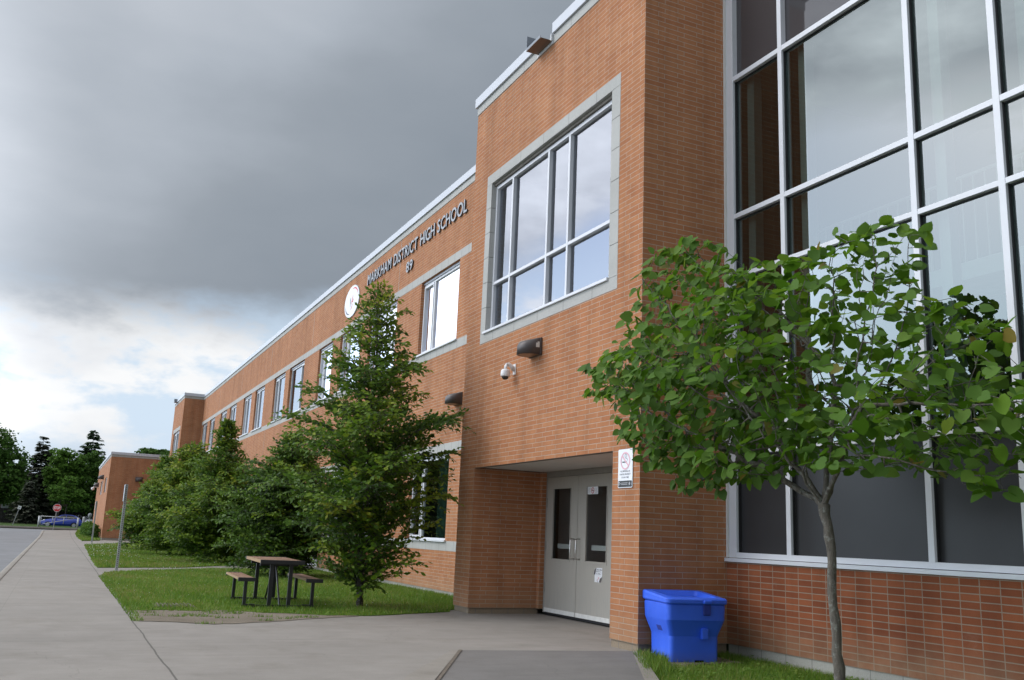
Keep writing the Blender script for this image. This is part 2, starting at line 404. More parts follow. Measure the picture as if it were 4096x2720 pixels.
# kerb: rounded strip along the road edge
mb = MB(); rings = []
kpath = [(40, -7.03), (20, -7.03), (-20, -7.03), (-45, -7.03), (-60, -7.03), (-68, -7.03), (-72, -7.03), (-75.2, -7.03), (-76.6, -6.72), (-78.0, -5.7), (-78.9, -4.5)]
for i, (x, y) in enumerate(kpath):
    a = Vector(kpath[max(i - 1, 0)]); b = Vector(kpath[min(i + 1, len(kpath) - 1)])
    d = (b - a).normalized(); n = Vector((d.y, -d.x))
    if n.y < 0: n = -n           # n points to the pavement side
    g = gz(x)
    prof = [(-.10, g - .30), (-.095, g - .05), (-.07, g - .005), (-.03, g + .012), (.05, g + .014), (.085, g + .006), (.10, g - .3)]
    rings.append([(x + n.x * u, y + n.y * u, z) for u, z in prof])
mb.loft(rings); kb = mb.build('kerb', M['kerb'], None, True); kb['kind'] = 'structure'
# far verge with its own kerb
sheet('verge', [(-85.2, -60), (-85.2, 60), (-400, 120), (-400, -120)], -.02, M['verge'], thick=.3)
mb = MB(); mb.box(-85.2, -84.95, -60, 60, .2, gz(-85) + .005); k2 = mb.build('kerb', M['kerb'], None, bevel=.03); k2['kind'] = 'structure'
sheet('verge', [(40, -18.3), (40, -120), (-400, -120), (-400, -18.3)], -.03, M['verge'], thick=.3)

LAWN1 = [(-5.25, -5.04), (-5.1, -4.85), (-5.25, -4.45), (-5.05, -4.2), (-5.3, -3.9), (-5.1, -3.55), (-4.85, -3.25), (-4.75, -2.9), (-4.45, -2.4), (-4.45, -1.75), (-5.2, -.2), (-5.60, -.02), (-5.60, 1.215), (-20.2, 1.215), (-20, .2), (-18.95, -2.14), (-17.1, -3.95), (-15.6, -4.9), (-14.5, -5.02), (-10, -5.05)]
LAWN2 = [(-18.05, -5.0), (-18.3, -4.5), (-19.2, -2.85), (-21.5, -1.1), (-21.95, 1.215), (-51.0, 1.215), (-54.2, -.9), (-44.7, -4.3), (-42.6, -4.74), (-24.2, -4.97)]
LAWN3 = [(-51.9, -4.66), (-54.8, -3.62), (-57.6, -3.46), (-77.5, -3.46), (-80.4, -4.42), (-70, -4.75)]
LAWN4 = [(-.02, .02), (.05, -.07), (1.83, -1.09), (2.6, -1.5), (12, -1.6), (12, 1.2), (.0, 1.2)]
def rough_edge(poly, step=.18, amp=.035):
    out = []
    for (a, b) in zip(poly, poly[1:] + poly[:1]):
        L = math.dist(a, b); n = max(1, int(L / step)) if L < 16 else max(1, int(L / 1.5))
        for k in range(n):
            f = k / n; x = a[0] + (b[0] - a[0]) * f; y = a[1] + (b[1] - a[1]) * f
            if k: x += random.uniform(-amp, amp); y += random.uniform(-amp, amp)
            out.append((x, y))
    return out
sheet('lawn', rough_edge(LAWN1), .012, M['turf'], thick=.06)
sheet('lawn', rough_edge(LAWN2), .015, M['turf'], thick=.06)
sheet('lawn', rough_edge(LAWN3), .035, M['turf'], thick=.06)
sheet('lawn', rough_edge(LAWN4), -.035, M['turf'], thick=.06)
DIRT = [(-3.62, -5.03), (-3.5, -4.6), (-3.2, -4.17), (-3.5, -3.44), (-4.0, -2.7), (-4.4, -1.95), (-5.2, -2.3), (-5.8, -4.0), (-5.5, -5.0)]
sheet('dirt', rough_edge(DIRT, .12, .03), .006, M['dirt'])
sheet('dirt', rough_edge([(.08, -.02), (.45, -.22), (.85, -.30), (.95, .0), (.75, .15), (.75, .9), (.1, .9)], .1, .04), -.028, M['dirt'])
# darker ramp slab with its pale flared edges and open joint
sheet('pavement', [(-.39, -2.0), (-.11, .03), (1.83, -1.09), (3.9, -2.2), (3.6, -4.1), (1.52, -3.0)], .006, M['ramp'])
sheet('kerb', [(-.40, -2.09), (-.39, -2.02), (1.52, -3.02), (3.6, -4.12), (3.45, -4.3), (1.3, -3.2)], .010, M['kerb'])
sheet('kerb', [(-.03, -.05), (-.11, .03), (.0, .03), (1.95, -1.03), (3.95, -2.12), (3.9, -2.2), (1.83, -1.12)], .011, M['kerb'])
sheet('joint', [(-.375, -2.03), (-.37, -1.99), (1.53, -2.975), (3.6, -4.09), (3.6, -4.12), (1.522, -3.005)], .014, M['rust'])

# ------------------------------------------------------------------ grass blades
def in_poly(px, py, poly):
    c = np.zeros(len(px), bool); n = len(poly)
    for i in range(n):
        x0, y0 = poly[i]; x1, y1 = poly[(i + 1) % n]
        hit = ((y0 > py) != (y1 > py)) & (px < (x1 - x0) * (py - y0) / (y1 - y0 + 1e-12) + x0)
        c ^= hit
    return c
def sample_poly(poly, n, weight=None):
    P = np.array(poly); lo, hi = P.min(0), P.max(0)
    out = []; tot = 0
    while tot < n:
        q = rng.uniform(lo, hi, (n * 3, 2)); k = in_poly(q[:, 0], q[:, 1], poly)
        if weight is not None: k &= rng.random(len(q)) < weight(q)
        out.append(q[k]); tot += k.sum()
    return np.concatenate(out)[:n]
def patch(q, s=1.7):
    x, y = q[:, 0], q[:, 1]
    return (np.sin(x * s + 1.3 * np.sin(y * s * .8)) * np.sin(y * s * 1.4 + 1.1 * np.sin(x * s * .6 + 1)) + 1) / 2
def blades(q, h, w, z, tone=.5, spread=.5):
    n = len(q)
    az = rng.uniform(0, 2 * np.pi, n); lean = rng.uniform(.1, .8, n); hh = h * rng.uniform(.5, 1.35, n)
    la = rng.uniform(0, 2 * np.pi, n)
    zz = z + np.array([gz(x) for x in q[:, 0]])
    b = np.stack([q[:, 0], q[:, 1], zz], 1)
    d = np.stack([np.cos(az), np.sin(az), 0 * az], 1) * (w * rng.uniform(.6, 1.4, n))[:, None]
    tip = b + np.stack([np.cos(la) * lean * hh, np.sin(la) * lean * hh, hh], 1)
    v = np.stack([b - d / 2, b + d / 2, tip], 1).reshape(-1, 3)
    tn = np.clip(tone + rng.normal(0, .22, n), 0, 1)
    return v, tn
def grass(name, parts):
    V = np.concatenate([p[0] for p in parts]); T = np.concatenate([p[1] for p in parts])
    o = np_mesh(name, V, np.arange(len(V)), 3, M['grass'], None, T)
    return tag(o, kind='stuff')
def notdirt(q): return ~in_poly(q[:, 0], q[:, 1], DIRT)
w1 = lambda q: np.clip(1.0 - (q[:, 0] < -12) * .35, 0, 1)
q = sample_poly(LAWN1, 60000, w1)
t1 = .42 + .35 * patch(q, 1.1) + .25 * np.clip((-3.4 - q[:, 1]) / 1.5, 0, 1) * patch(q, 2.3)
a1 = blades(q, .052, .013, .006, t1)
edge = sample_poly([(-14, -5.12), (-14, -4.95), (-3.6, -4.95), (-3.6, -5.10)], 1600)
a1b = blades(edge, .045, .012, .0, .5)
nb = sample_poly([(-12, .3), (-5.62, .3), (-5.62, 1.2), (-12, 1.2)], 5000)
a1c = blades(nb, .07, .011, .006, .5)
tc_ = sample_poly(DIRT, 26); tu = np.repeat(tc_, 40, 0) + rng.normal(0, .05, (26 * 40, 2)) * np.array([.6, 1.6]); a1d = blades(tu, .04, .012, .002, .45)
g = grass('grass', [a1, a1b, a1c, a1d])
q = sample_poly(LAWN2, 36000, lambda q: np.clip((q[:, 0] + 60) / 42, .12, 1) ** 1.5)
a2 = blades(q, .065, .030, .01, .45 + .4 * patch(q, .8))
q = sample_poly(LAWN3, 5000)
a3 = blades(q, .10, .06, .03, .6)
grass('grass', [a2, a3])
def w4(q): return np.where(((q[:, 0] > .1) & (q[:, 0] < .9) & (q[:, 1] > -.28) & (q[:, 1] < .9)), .12, 1) * np.clip(1.1 - q[:, 0] / 6, .1, 1)
q = sample_poly(LAWN4, 34000, w4)
a4 = blades(q, .055, .0085, -.04, .42 + .35 * patch(q, 2.2))
q = sample_poly([(.02, .03), (.25, -.2), (1.3, -.75), (1.5, -.6), (.6, 0), (.2, .2)], 1500)
a5 = blades(q, .085, .012, -.03, .55)
q = sample_poly([(.1, .9), (.1, 1.2), (4, 1.2), (4, 1.0)], 1200)
a6 = blades(q, .06, .008, -.04, .5)
q = sample_poly(LAWN4, 1500, w4); nq = len(q)
pw = np.stack([q[:, 0], q[:, 1], np.full(nq, -.09 - .035) + rng.uniform(.015, .055, nq)], 1)
az = rng.uniform(0, 6.283, nq); fwq = np.stack([np.cos(az), np.sin(az), rng.uniform(-.2, .5, nq)], 1); nmq = np.stack([rng.normal(0, .35, nq), rng.normal(0, .35, nq), np.ones(nq)], 1)
def weed_leaves(p, f, n_, size):
    f = f / np.linalg.norm(f, axis=1, keepdims=True); sd_ = np.cross(n_, f); sd_ /= np.linalg.norm(sd_, axis=1, keepdims=True)
    a = p; b = p + f * size[:, None] * .5 + sd_ * size[:, None] * .3; c_ = p + f * size[:, None]; d_ = p + f * size[:, None] * .5 - sd_ * size[:, None] * .3
    return np.stack([a, b, c_, a, c_, d_], 1).reshape(-1, 3)
wv_ = weed_leaves(pw, fwq, nmq, rng.uniform(.02, .055, nq)); a7 = (wv_, np.repeat(np.clip(rng.normal(.6, .15, nq), 0, .85), 2))
grass('grass', [a4, a5, a6, a7])
# white clover heads in the lawns
q = np.concatenate([sample_poly(LAWN2, 200, lambda q: np.where((q[:, 1] < -3.4) & (q[:, 0] < -24), 1, .12)), sample_poly(LAWN1, 90, notdirt)])
r = np.where(q[:, 0] < -17, .012 + .0001 * np.abs(q[:, 0]), .007)[:, None]
c = np.stack([q[:, 0], q[:, 1], np.array([gz(x) for x in q[:, 0]]) + .095], 1)
oct_ = np.array([(1, 0, 0), (0, 1, 0), (-1, 0, 0), (0, -1, 0), (0, 0, 1), (0, 0, -1)])
V = (c[:, None, :] + oct_[None] * r[:, None, :]).reshape(-1, 3)
F = np.array([(0, 1, 4), (1, 2, 4), (2, 3, 4), (3, 0, 4), (1, 0, 5), (2, 1, 5), (3, 2, 5), (0, 3, 5)])
o = np_mesh('clover_flowers', V, (F[None] + 6 * np.arange(len(q))[:, None, None]).ravel(), 3, M['clover']); tag(o, kind='stuff')

# ------------------------------------------------------------------ school building
YM = 1.22       # main facade plane
XB = -5.58      # left edge of the entrance bay
school = thing('school_building', 'long two-storey orange brick school with pale stone bands and a tall glazed stair hall', 'school', (0, 0, 0))

def cells(u0, u1, v0, v1, holes):
    us = sorted({u0, u1, *[h[0] for h in holes], *[h[1] for h in holes]}); vs = sorted({v0, v1, *[h[2] for h in holes], *[h[3] for h in holes]})
    us = [u for u in us if u0 <= u <= u1]; vs = [v for v in vs if v0 <= v <= v1]
    for a, b in zip(us, us[1:]):
        for c, d in zip(vs, vs[1:]):
            cu, cv = (a + b) / 2, (c + d) / 2
            if not any(h[0] < cu < h[1] and h[2] < cv < h[3] for h in holes): yield a, b, c, d
def wall_y(mb, y, u0, u1, v0, v1, holes=()):      # wall facing -y
    for a, b, c, d in cells(u0, u1, v0, v1, holes): mb.quad((a, y, c), (b, y, c), (b, y, d), (a, y, d))
def wall_x(mb, x, u0, u1, v0, v1, holes=()):      # wall facing +x
    for a, b, c, d in cells(u0, u1, v0, v1, holes): mb.quad((x, a, c), (x, b, c), (x, b, d), (x, a, d))
def reveal(mb, y, depth, h, bottom=False):
    a, b, c, d = h
    mb.quad((a, y, c), (a, y + depth, c), (a, y + depth, d), (a, y, d))
    mb.quad((b, y, c), (b, y, d), (b, y + depth, d), (b, y + depth, c))
    mb.quad((a, y, d), (a, y + depth, d), (b, y + depth, d), (b, y, d))
    if bottom: mb.quad((a, y, c), (b, y, c), (b, y + depth, c), (a, y + depth, c))

UW = [(-11.66, -9.2), (-15.95, -13.5), (-19.06, -16.75), (-21.76, -19.95), (-26.28, -23.87), (-29.17, -27.06), (-33.27, -31.16), (-36.30, -34.24), (-40.37, -38.31), (-43.4, -41.3), (-47.52, -45.5), (-50.75, -48.5)]
ZU = (5.28, 7.12); ZG = (1.0, 2.85)
DOOR2 = (-21.75, -19.75)
GW = [w for i, w in enumerate(UW) if i != 3]
uholes = [(a, b, *ZU) for a, b in UW]; gholes = [(a, b, *ZG) for a, b in GW]
dhole = (DOOR2[0], DOOR2[1], -.08, 2.85)
mb = MB()
wall_y(mb, YM, -51.1, XB, 0, 8.73, uholes + gholes + [(dhole[0], dhole[1], 0, 2.85)])
for h in uholes + gholes: reveal(mb, YM, .12, h)
reveal(mb, YM, .2, (dhole[0], dhole[1], 0, 2.85))
main_wall = mb.build('wall', M['brick'], school, fixn=False)
# entrance bay walls
BW = (-4.98, -.58, 4.30, 7.32)          # stone surround of the big window
BO = (-4.78, -.80, 4.475, 7.14)         # its opening
DW = (-4.95, -.61, 0, 2.225)
mb = MB()
wall_y(mb, 0, XB, 0, 0, 8.76, [BW, DW])
wall_x(mb, 0, 0, 1.25, 0, 8.76)
mb.quad((XB, 0, 0), (XB, 0, 8.75), (XB, 1.22, 8.75), (XB, 1.22, 0))
wall_x(mb, -4.95, 0, 1.22, 0, 2.225)                                       # recess left cheek
wall_y(mb, 1.22, -4.95, -4.86, 0, 2.225)
wall_x(mb, -4.86, 1.22, 1.34, 0, 2.225)
mb.quad((-.61, 0, 0), (-.61, 0, 2.225), (-.61, 1.34, 2.225), (-.61, 1.34, 0))
wall_y(mb, 1.34, -2.58, -.61, 0, 2.225)
tag(mb.build('bay_wall', M['brick'], school, fixn=False), 'orange brick wall of the projecting entrance bay')
# far bay
XF, XF2, YF = -51.1, -56.6, .05
FW = (-55.45, -52.1, 4.50, 6.85)
mb = MB()
wall_y(mb, YF, XF2, XF, 0, 8.75, [FW]); reveal(mb, YF, .12, FW, True)
wall_x(mb, XF, YF, 1.22, 0, 8.75)
mb.quad((XF2, YF, 0), (XF2, YF, 8.75), (XF2, 9, 8.75), (XF2, 9, 0))
tag(mb.build('bay_wall', M['brick'], school, fixn=False), 'orange brick wall of the far projecting bay')
# foundations
mb = MB()
for x0, x1, y in ((-51.1, XB - .001, YM + .015), (XF2, XF, YF + .02), (0.02, 14, 1.262)):
    m_ = MB(); m_.box(x0, x1, y, y + .4, -.35, -.003); m_.build('foundation', M['found'], school)
for x0, x1 in ((XB + .02, -4.97), (-.60, -.02)):
    m_ = MB(); m_.box(x0, x1, .02, 1.26, -.35, -.003); m_.build('foundation', M['found_tan'], school)
mb.bm.free()
# roof and parapet back
mb = MB()
mb.box(-51.1, XB, YM + .3, 22, 8.5, 8.6); mb.box(XB + .2, -.2, .2, 22, 8.5, 8.601); mb.box(0.2, 14, 1.6, 22, 8.5, 8.602); mb.box(XF2 + .2, XF - .2, .3, 22, 8.5, 8.603)
mb.build('roof', M['roof'], school)
mb = MB()   # plain back and end walls that close the volume
mb.quad((-56.6, 22, 0), (14, 22, 0), (14, 22, 8.8), (-56.6, 22, 8.8)); mb.quad((14, 1.4, 0), (14, 22, 0), (14, 22, 8.8), (14, 1.4, 8.8))
mb.build('rear_wall', M['brick'], school)

# stone bands and parapet stone
def band(parts, mat, name='stone_band'):
    m_ = MB()
    for b_ in parts: m_.box(*b_)
    return m_.build(name, mat, school, bevel=.004)
pr = .004
band([(-51.098, -8.55, YM - pr, YM + .15, 7.122, 7.325)], M['stone_short'])
band([(-51.098, -8.55, YM - pr, YM + .10, 5.08, 5.278)], M['stone_short'])
band([(DOOR2[1] + .0, -5.6, YM - pr, YM + .10, .80, .998)], M['stone_short'])
band([(-51.098, DOOR2[0], YM - pr, YM + .10, .80, .998)], M['stone_short'])
band([(-51.098, -5.6, YM - pr, YM + .15, 2.852, 3.05)], M['stone_short'])
band([(-55.7, -51.9, YF - pr, YF + .15, 6.852, 7.1)], M['stone_short'])
band([(-55.7, -51.9, YF - pr, YF + .1, 4.3, 4.498)], M['stone_short'])
band([(-51.1 + .03, XB - .01, YM - .012, YM + .25, 8.731, 8.885)], M['stone'], 'parapet_stone')
band([(XB - .012, .012, -.012, .25, 8.731, 8.885), (-.25, .012, .251, 1.24, 8.731, 8.885), (XB - .012, XB + .25, .251, 1.24, 8.731, 8.885)], M['stone'], 'parapet_stone')
band([(XF2 - .012, XF + .012, YF - .012, YF + .25, 8.731, 8.885), (XF - .25, XF + .012, YF + .251, 1.2, 8.731, 8.885)], M['stone'], 'parapet_stone')
m_ = MB(); m_.box(-51.0, XB - .05, YM - .05, YM + .45, 8.888, 9.06); m_.build('coping', M['coping'], school)
m_ = MB(); m_.box(-2.58, .05, -.05, .45, 8.888, 9.065); m_.box(XB - .05, -3.2, -.05, .45, 8.888, 9.065); m_.box(-.45, .05, .451, 1.6, 8.888, 9.065); m_.box(XB - .05, XB + .4, .451, 1.6, 8.888, 9.065)
m_.box(-3.2, -2.58, .2, .45, 8.888, 9.0)
m_.build('coping', M['coping'], school)
m_ = MB(); m_.box(XF2 - .05, XF + .05, YF - .05, YF + .45, 8.888, 9.065); m_.box(XF - .4, XF + .05, YF + .451, 1.6, 8.888, 9.065); m_.build('coping', M['coping'], school)
# parapet on the glazed hall
m_ = MB(); m_.box(0.06, 14, 1.20, 1.7, 8.888, 9.065); m_.build('coping', M['coping'], school)
m_ = MB(); m_.box(0.02, 14, 1.245, 1.5, 8.731, 8.885); m_.build('parapet_stone', M['stone'], school)
# vertical movement joints on the facade
for x in (-13.48, -22.9, -30.2, -37.3, -44.4):
    for z0, z1 in ((7.326, 8.75), (3.051, 5.079)):
        m_ = MB(); m_.box(x - .008, x + .008, YM - .003, YM + .01, z0, z1); m_.build('movement_joint', M['stone'], school)

# windows: frame mesh > pane(s), sill
def ring(mb, a, b, c, d, y0, y1, w):
    mb.box(a, a + w, y0, y1, c, d); mb.box(b - w, b, y0, y1, c, d)
    mb.box(a + w, b - w, y0, y1, d - w, d); mb.box(a + w, b - w, y0, y1, c, c + w)
def std_window(a, b, z0, z1, y, glass, blind=None, flip=False):
    fy0, fy1 = y + .085, y + .15
    m_ = MB()
    ring(m_, a + .001, b - .001, z0 + .001, z1 - .06, fy0, fy1, .055)
    mx = a + (b - a) * (.30 if not flip else .70)
    m_.box(mx - .035, mx + .035, fy0 - .004, fy1, z0 + .056, z1 - .115)
    s0, s1 = (a + .056, mx - .036) if not flip else (mx + .036, b - .056)
    ring(m_, s0 + .001, s1 - .001, z0 + .057, z1 - .117, fy0 - .02, fy1 - .01, .045)
    f = m_.build('window', M['alu'], school, bevel=.004)
    m_ = MB(); m_.quad((a + .05, fy1 - .03, z0 + .05), (b - .05, fy1 - .03, z0 + .05), (b - .05, fy1 - .03, z1 - .11), (a + .05, fy1 - .03, z1 - .11)); m_.build('pane', glass, f)
    m_ = MB(); m_.box(a - .10, b + .06, y - .05, y + .10, z0 - .022, z0 + .018); m_.build('sill', M['alu'], f, bevel=.004)
    m_ = MB(); m_.box(a + .002, b - .002, y + .06, y + .16, z1 - .058, z1 - .002); m_.build('head_shadow_strip', M['alu_shade'], f)  # grey strip standing in for the recess shadow under the window head
    # room behind the glass
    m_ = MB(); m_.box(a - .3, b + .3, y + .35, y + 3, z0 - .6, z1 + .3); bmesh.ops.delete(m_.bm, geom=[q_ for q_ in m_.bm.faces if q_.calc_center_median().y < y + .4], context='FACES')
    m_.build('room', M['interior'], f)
    if blind:
        m_ = MB()
        n = 14; xa = a + (b - a) * .52; 
        for k in range(n):
            u = xa + (b - .08 - xa) * k / n
            m_.quad((u, y + .26, z0), (u + (b - .08 - xa) / n * .96, y + .235, z0), (u + (b - .08 - xa) / n * .96, y + .235, z1 - .1), (u, y + .26, z1 - .1))
        m_.build('blind', blind, f)
    return f
for i, (a, b) in enumerate(UW): std_window(a, b, *ZU, YM, M['glass_window'], flip=(i in (4,)))
for i, (a, b) in enumerate(GW): std_window(a, b, *ZG, YM, M['glass_low'] if i < 3 else M['glass_window'], M['curtain_green'] if i == 0 else None)
f = std_window(*FW, YF, M['glass_window'])
m_ = MB(); m_.box(-54.2, -54.13, YF + .07, YF + .15, 4.55, 6.74); m_.box(-53.2, -53.13, YF + .07, YF + .15, 4.55, 6.74); m_.build('mullion', M['alu'], f)

# side entrance under the trees
fr = MB(); a, b = DOOR2; y = YM
ring(fr, a + .002, b - .002, -.07, 2.79, y + .12, y + .19, .07)
fr.box(-20.95, -20.87, y + .115, y + .19, 0, 2.72); fr.box(a + .07, b - .07, y + .118, y + .19, 2.1, 2.17)
fr = fr.build('entrance_frame', M['alu'], school, bevel=.004)
for (u0, u1) in ((a + .08, -20.96), (-20.86, b - .08)):
    m_ = MB(); ring(m_, u0, u1, -.04, 2.09, y + .125, y + .17, .10); m_.box(u0 + .1, u1 - .1, y + .126, y + .169, .95, 1.13); m_.box(u0 + .1, u1 - .1, y + .127, y + .168, .06, .22)
    dd = m_.build('door', M['alu'], fr)
    m_ = MB(); m_.quad((u0 + .09, y + .15, .1), (u1 - .09, y + .15, .1), (u1 - .09, y + .15, 2.0), (u0 + .09, y + .15, 2.0)); m_.build('pane', M['car_glass'], fr)
m_ = MB(); m_.quad((a + .05, y + .16, 2.15), (b - .05, y + .16, 2.15), (b - .05, y + .16, 2.75), (a + .05, y + .16, 2.75)); m_.build('pane', M['glass_window'], fr)

# big bay window
m_ = MB()
m_.box(BW[0], BW[1], -pr, .16, BO[3], BW[3]); m_.build('stone_surround', M['stone'], school, bevel=.004)
m_ = MB(); m_.box(BW[0], BW[1], -pr, .16, BW[2], BO[2])
big_surround = m_.build('stone_surround', M['stone'], school, bevel=.004)
def stone_v(x0, x1):
    m2 = MB(); n = 6; z = BO[2]
    hs = (BO[3] - BO[2]) / 6
    for k in range(6): m2.box(x0, x1, -pr, .16, BO[2] + k * hs + .003, BO[2] + (k + 1) * hs - .003)
    return m2.build('stone_surround', M['found'] if False else M['stone'], school, bevel=.004)
stone_v(BW[0], BO[0]); stone_v(BO[1], BW[1])
m_ = MB(); a, b, c, d = BO
ring(m_, a + .001, b - .001, c + .001, d - .05, .085, .17, .06)
for x in (-4.09, -2.80, -2.13): m_.box(x - .026, x + .026, .08, .17, c + .06, d - .11)
m_.box(a + .06, b - .06, .083, .169, 5.305, 5.355)
bwf = m_.build('window', M['alu'], school, bevel=.004)
bwf['label'] = 'large eight-pane window of the entrance bay in a pale stone surround'
m_ = MB(); m_.quad((a + .05, .14, c + .05), (b - .05, .14, c + .05), (b - .05, .14, d - .1), (a + .05, .14, d - .1)); m_.build('pane', M['glass_window'], bwf)
m_ = MB(); m_.box(a - .06, b + .0, -.035, .10, c - .02, c + .022); m_.build('sill', M['alu'], bwf, bevel=.004)
m_ = MB(); m_.box(a + .002, b - .002, .05, .17, d - .048, d - .002); m_.build('head_shadow_strip', M['lintel'], bwf)  # dark strip in place of the shadow under the bay window head
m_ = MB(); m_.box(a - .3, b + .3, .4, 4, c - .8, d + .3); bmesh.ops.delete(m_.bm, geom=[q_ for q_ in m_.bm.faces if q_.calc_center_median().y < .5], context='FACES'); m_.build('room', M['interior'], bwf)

# recessed doorway
m_ = MB(); m_.box(-4.948, -.612, .10, 1.335, 2.236, 2.30); m_.build('soffit', M['soffit'], school)
m_ = MB(); m_.box(-4.948, -.612, .003, .099, 2.222, 2.29); m_.build('lintel', M['lintel'], school)
YD = 1.32
m_ = MB(); m_.box(-4.858, -4.785, YD - .02, YD + .1, -.05, 2.234); m_.box(-2.70, -2.585, YD - .02, YD + .1, -.05, 2.234); m_.box(-4.785, -2.70, YD - .02, YD + .1, 2.14, 2.234)
m_.build('door_frame', M['frame_grey'], school, bevel=.004)
def leaf(x0, x1, lite, hinge_left, handle_x):
    m_ = MB()
    for a, b, c, d in cells(x0, x1, -.03, 2.135, [lite]): m_.quad((a, YD - .03, c), (b, YD - .03, c), (b, YD - .03, d), (a, YD - .03, d))
    reveal(m_, YD - .03, .045, (x0, x1, -.03, 2.135), True)
    ring(m_, lite[0] - .02, lite[1] + .02, lite[2] - .035, lite[3] + .012, YD - .038, YD - .012, .02)
    dd = m_.build('door', M['door'], school, fixn=True)
    m_ = MB(); m_.quad((lite[0], YD - .005, lite[2]), (lite[1], YD - .005, lite[2]), (lite[1], YD - .005, lite[3]), (lite[0], YD - .005, lite[3])); m_.build('door_pane', M['glass_door'], dd)
    m_ = MB(); m_.tube([(handle_x, YD - .03, 1.145), (handle_x, YD - .09, 1.145), (handle_x, YD - .105, 1.12), (handle_x, YD - .105, .86), (handle_x, YD - .09, .835), (handle_x, YD - .03, .835)], .012, 10); m_.build('handle', M['steel'], dd, True)
    m_ = MB(); m_.box(x0 + .005, x1 - .005, YD - .042, YD - .029, -.035, .03); m_.build('door_sweep', M['sweep'], dd, bevel=.003)
    if hinge_left:
        for z in (.35, 1.02, 1.72):
            m_ = MB(); m_.box(x0 - .02, x0 + .006, YD - .045, YD - .028, z - .075, z + .075); m_.build('hinge', M['frame_grey'], dd)
    m_ = MB(); m_.box(lite[0] + .02, lite[1] - .02, YD + .06, YD + .10, .985, 1.06); m_.build('push_bar', M['interior_pale'], dd)
    return dd
leaf(-4.783, -3.752, (-4.565, -3.975, .82, 1.95), True, -3.83)
leaf(-3.742, -2.705, (-3.465, -2.86, .82, 1.95), False, -3.655)
m_ = MB(); m_.box(-4.783, -2.7, YD - .015, YD + .05, -.075, -.035); m_.build('dark_gap_strip', M['gasket'], school)  # black strip put in for the dark, shaded gap under the doors
m_ = MB(); m_.box(-4.8, -2.6, YD + .2, YD + 2, -.1, 2.3); bmesh.ops.delete(m_.bm, geom=[q_ for q_ in m_.bm.faces if q_.calc_center_median().y < YD + .3], context='FACES'); m_.build('vestibule', M['vestibule'], school)

# glazed stair hall (curtain wall)
X1 = 14.0
m_ = MB(); wall_y(m_, 1.25, .0, X1, 0, .948); m_.build('plinth_wall', M['brick_stack'], school, fixn=False)
m_ = MB(); m_.box(-.04 + .045, X1, 1.215, 1.30, .949, .992); m_.build('sill_flashing', M['alu'], school, bevel=.004)
cols = [1.065, 2.98, 3.96, 5.87, 6.85, 8.76, 9.74, 11.65, 12.63]
rows = [(2.222, 2.272), (4.448, 4.505), (5.254, 5.317), (7.178, 7.244)]
m_ = MB(); F0, F1 = 1.282, 1.34
m_.box(.025, .16, F0 - .006, F1 + .08, .998, 8.75)
for x in cols: m_.box(x - .036, x + .036, F0 - .004, F1 + .08, 1.06, 8.70)
for (z0, z1) in rows: m_.box(.16, X1, F0, F1 + .07, z0, z1)
m_.box(.16, X1, F0 - .003, F1 + .07, .998, 1.06); m_.box(.16, X1, F0 - .003, F1 + .07, 8.70, 8.75)
cw = m_.build('curtain_wall', M['alu'], school, bevel=.003)
cw['label'] = 'tall white aluminium glazing grid of the stair hall'
m_ = MB()
edges = [.16] + cols + [X1]
for k, (x0, x1) in enumerate(zip(edges, edges[1:])):
    for (z0, z1) in ((2.27, 4.45), (4.50, 5.256), (5.315, 7.18)): 
        m_.quad((x0, F1, z0), (x1, F1, z0), (x1, F1, z1), (x0, F1, z1))
m_.build('glass', M['glass_curtain'], cw)
m_ = MB(); m_.quad((.1, F1 + .012, 1.0), (X1, F1 + .012, 1.0), (X1, F1 + .012, 2.25), (.1, F1 + .012, 2.25)); tag(m_.build('dark_panel', M['spandrel'], cw), 'dark grey opaque panels at the foot of the glazing')
m_ = MB(); m_.quad((.1, F1 + .012, 7.2), (X1, F1 + .012, 7.2), (X1, F1 + .012, 8.74), (.1, F1 + .012, 8.74)); tag(m_.build('dark_panel', M['spandrel_up'], cw), 'glossy dark grey panels at the top of the glazing')
# black gasket lines under the transoms and beside the mullions
m_ = MB()
for (z0, z1) in rows[1:] : m_.box(.16, X1, F1 - .012, F1 + .004, z0 - .014, z0 - .001)
for x in cols: m_.box(x + .037, x + .044, F1 - .03, F1 + .004, 1.062, 7.17)
m_.box(.162, .170, F1 - .03, F1 + .004, 1.062, 7.17); m_.box(.16, X1, 1.29, 1.32, .993, .9975)
m_.build('gasket', M['gasket'], cw)
m_ = MB(); m_.box(-.0 + .003, .024, 1.246, 1.33, .998, 8.75); m_.build('sealant', M['soffit'], cw)
# hall interior
m_ = MB()
m_.quad((.0, 5.5, 2.2), (X1, 5.5, 2.2), (X1, 5.5, 7.3), (.0, 5.5, 7.3)); m_.quad((.0, 1.45, 7.3), (X1, 1.45, 7.3), (X1, 5.5, 7.3), (.0, 5.5, 7.3)); m_.quad((.0, 1.45, 2.2), (X1, 1.45, 2.2), (X1, 5.5, 2.2), (.0, 5.5, 2.2)); m_.quad((.0, 1.45, 2.2), (.0, 5.5, 2.2), (.0, 5.5, 7.3), (.0, 1.45, 7.3)); m_.quad((X1, 1.45, 2.2), (X1, 5.5, 2.2), (X1, 5.5, 7.3), (X1, 1.45, 7.3))
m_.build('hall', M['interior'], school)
m_ = MB()
for x in [.22] + [c + .12 for c in cols]: m_.box(x, x + .13, 1.47, 1.6, 2.2, 7.25)
m_.build('hall_column', M['interior_pale'], school)
m_ = MB()
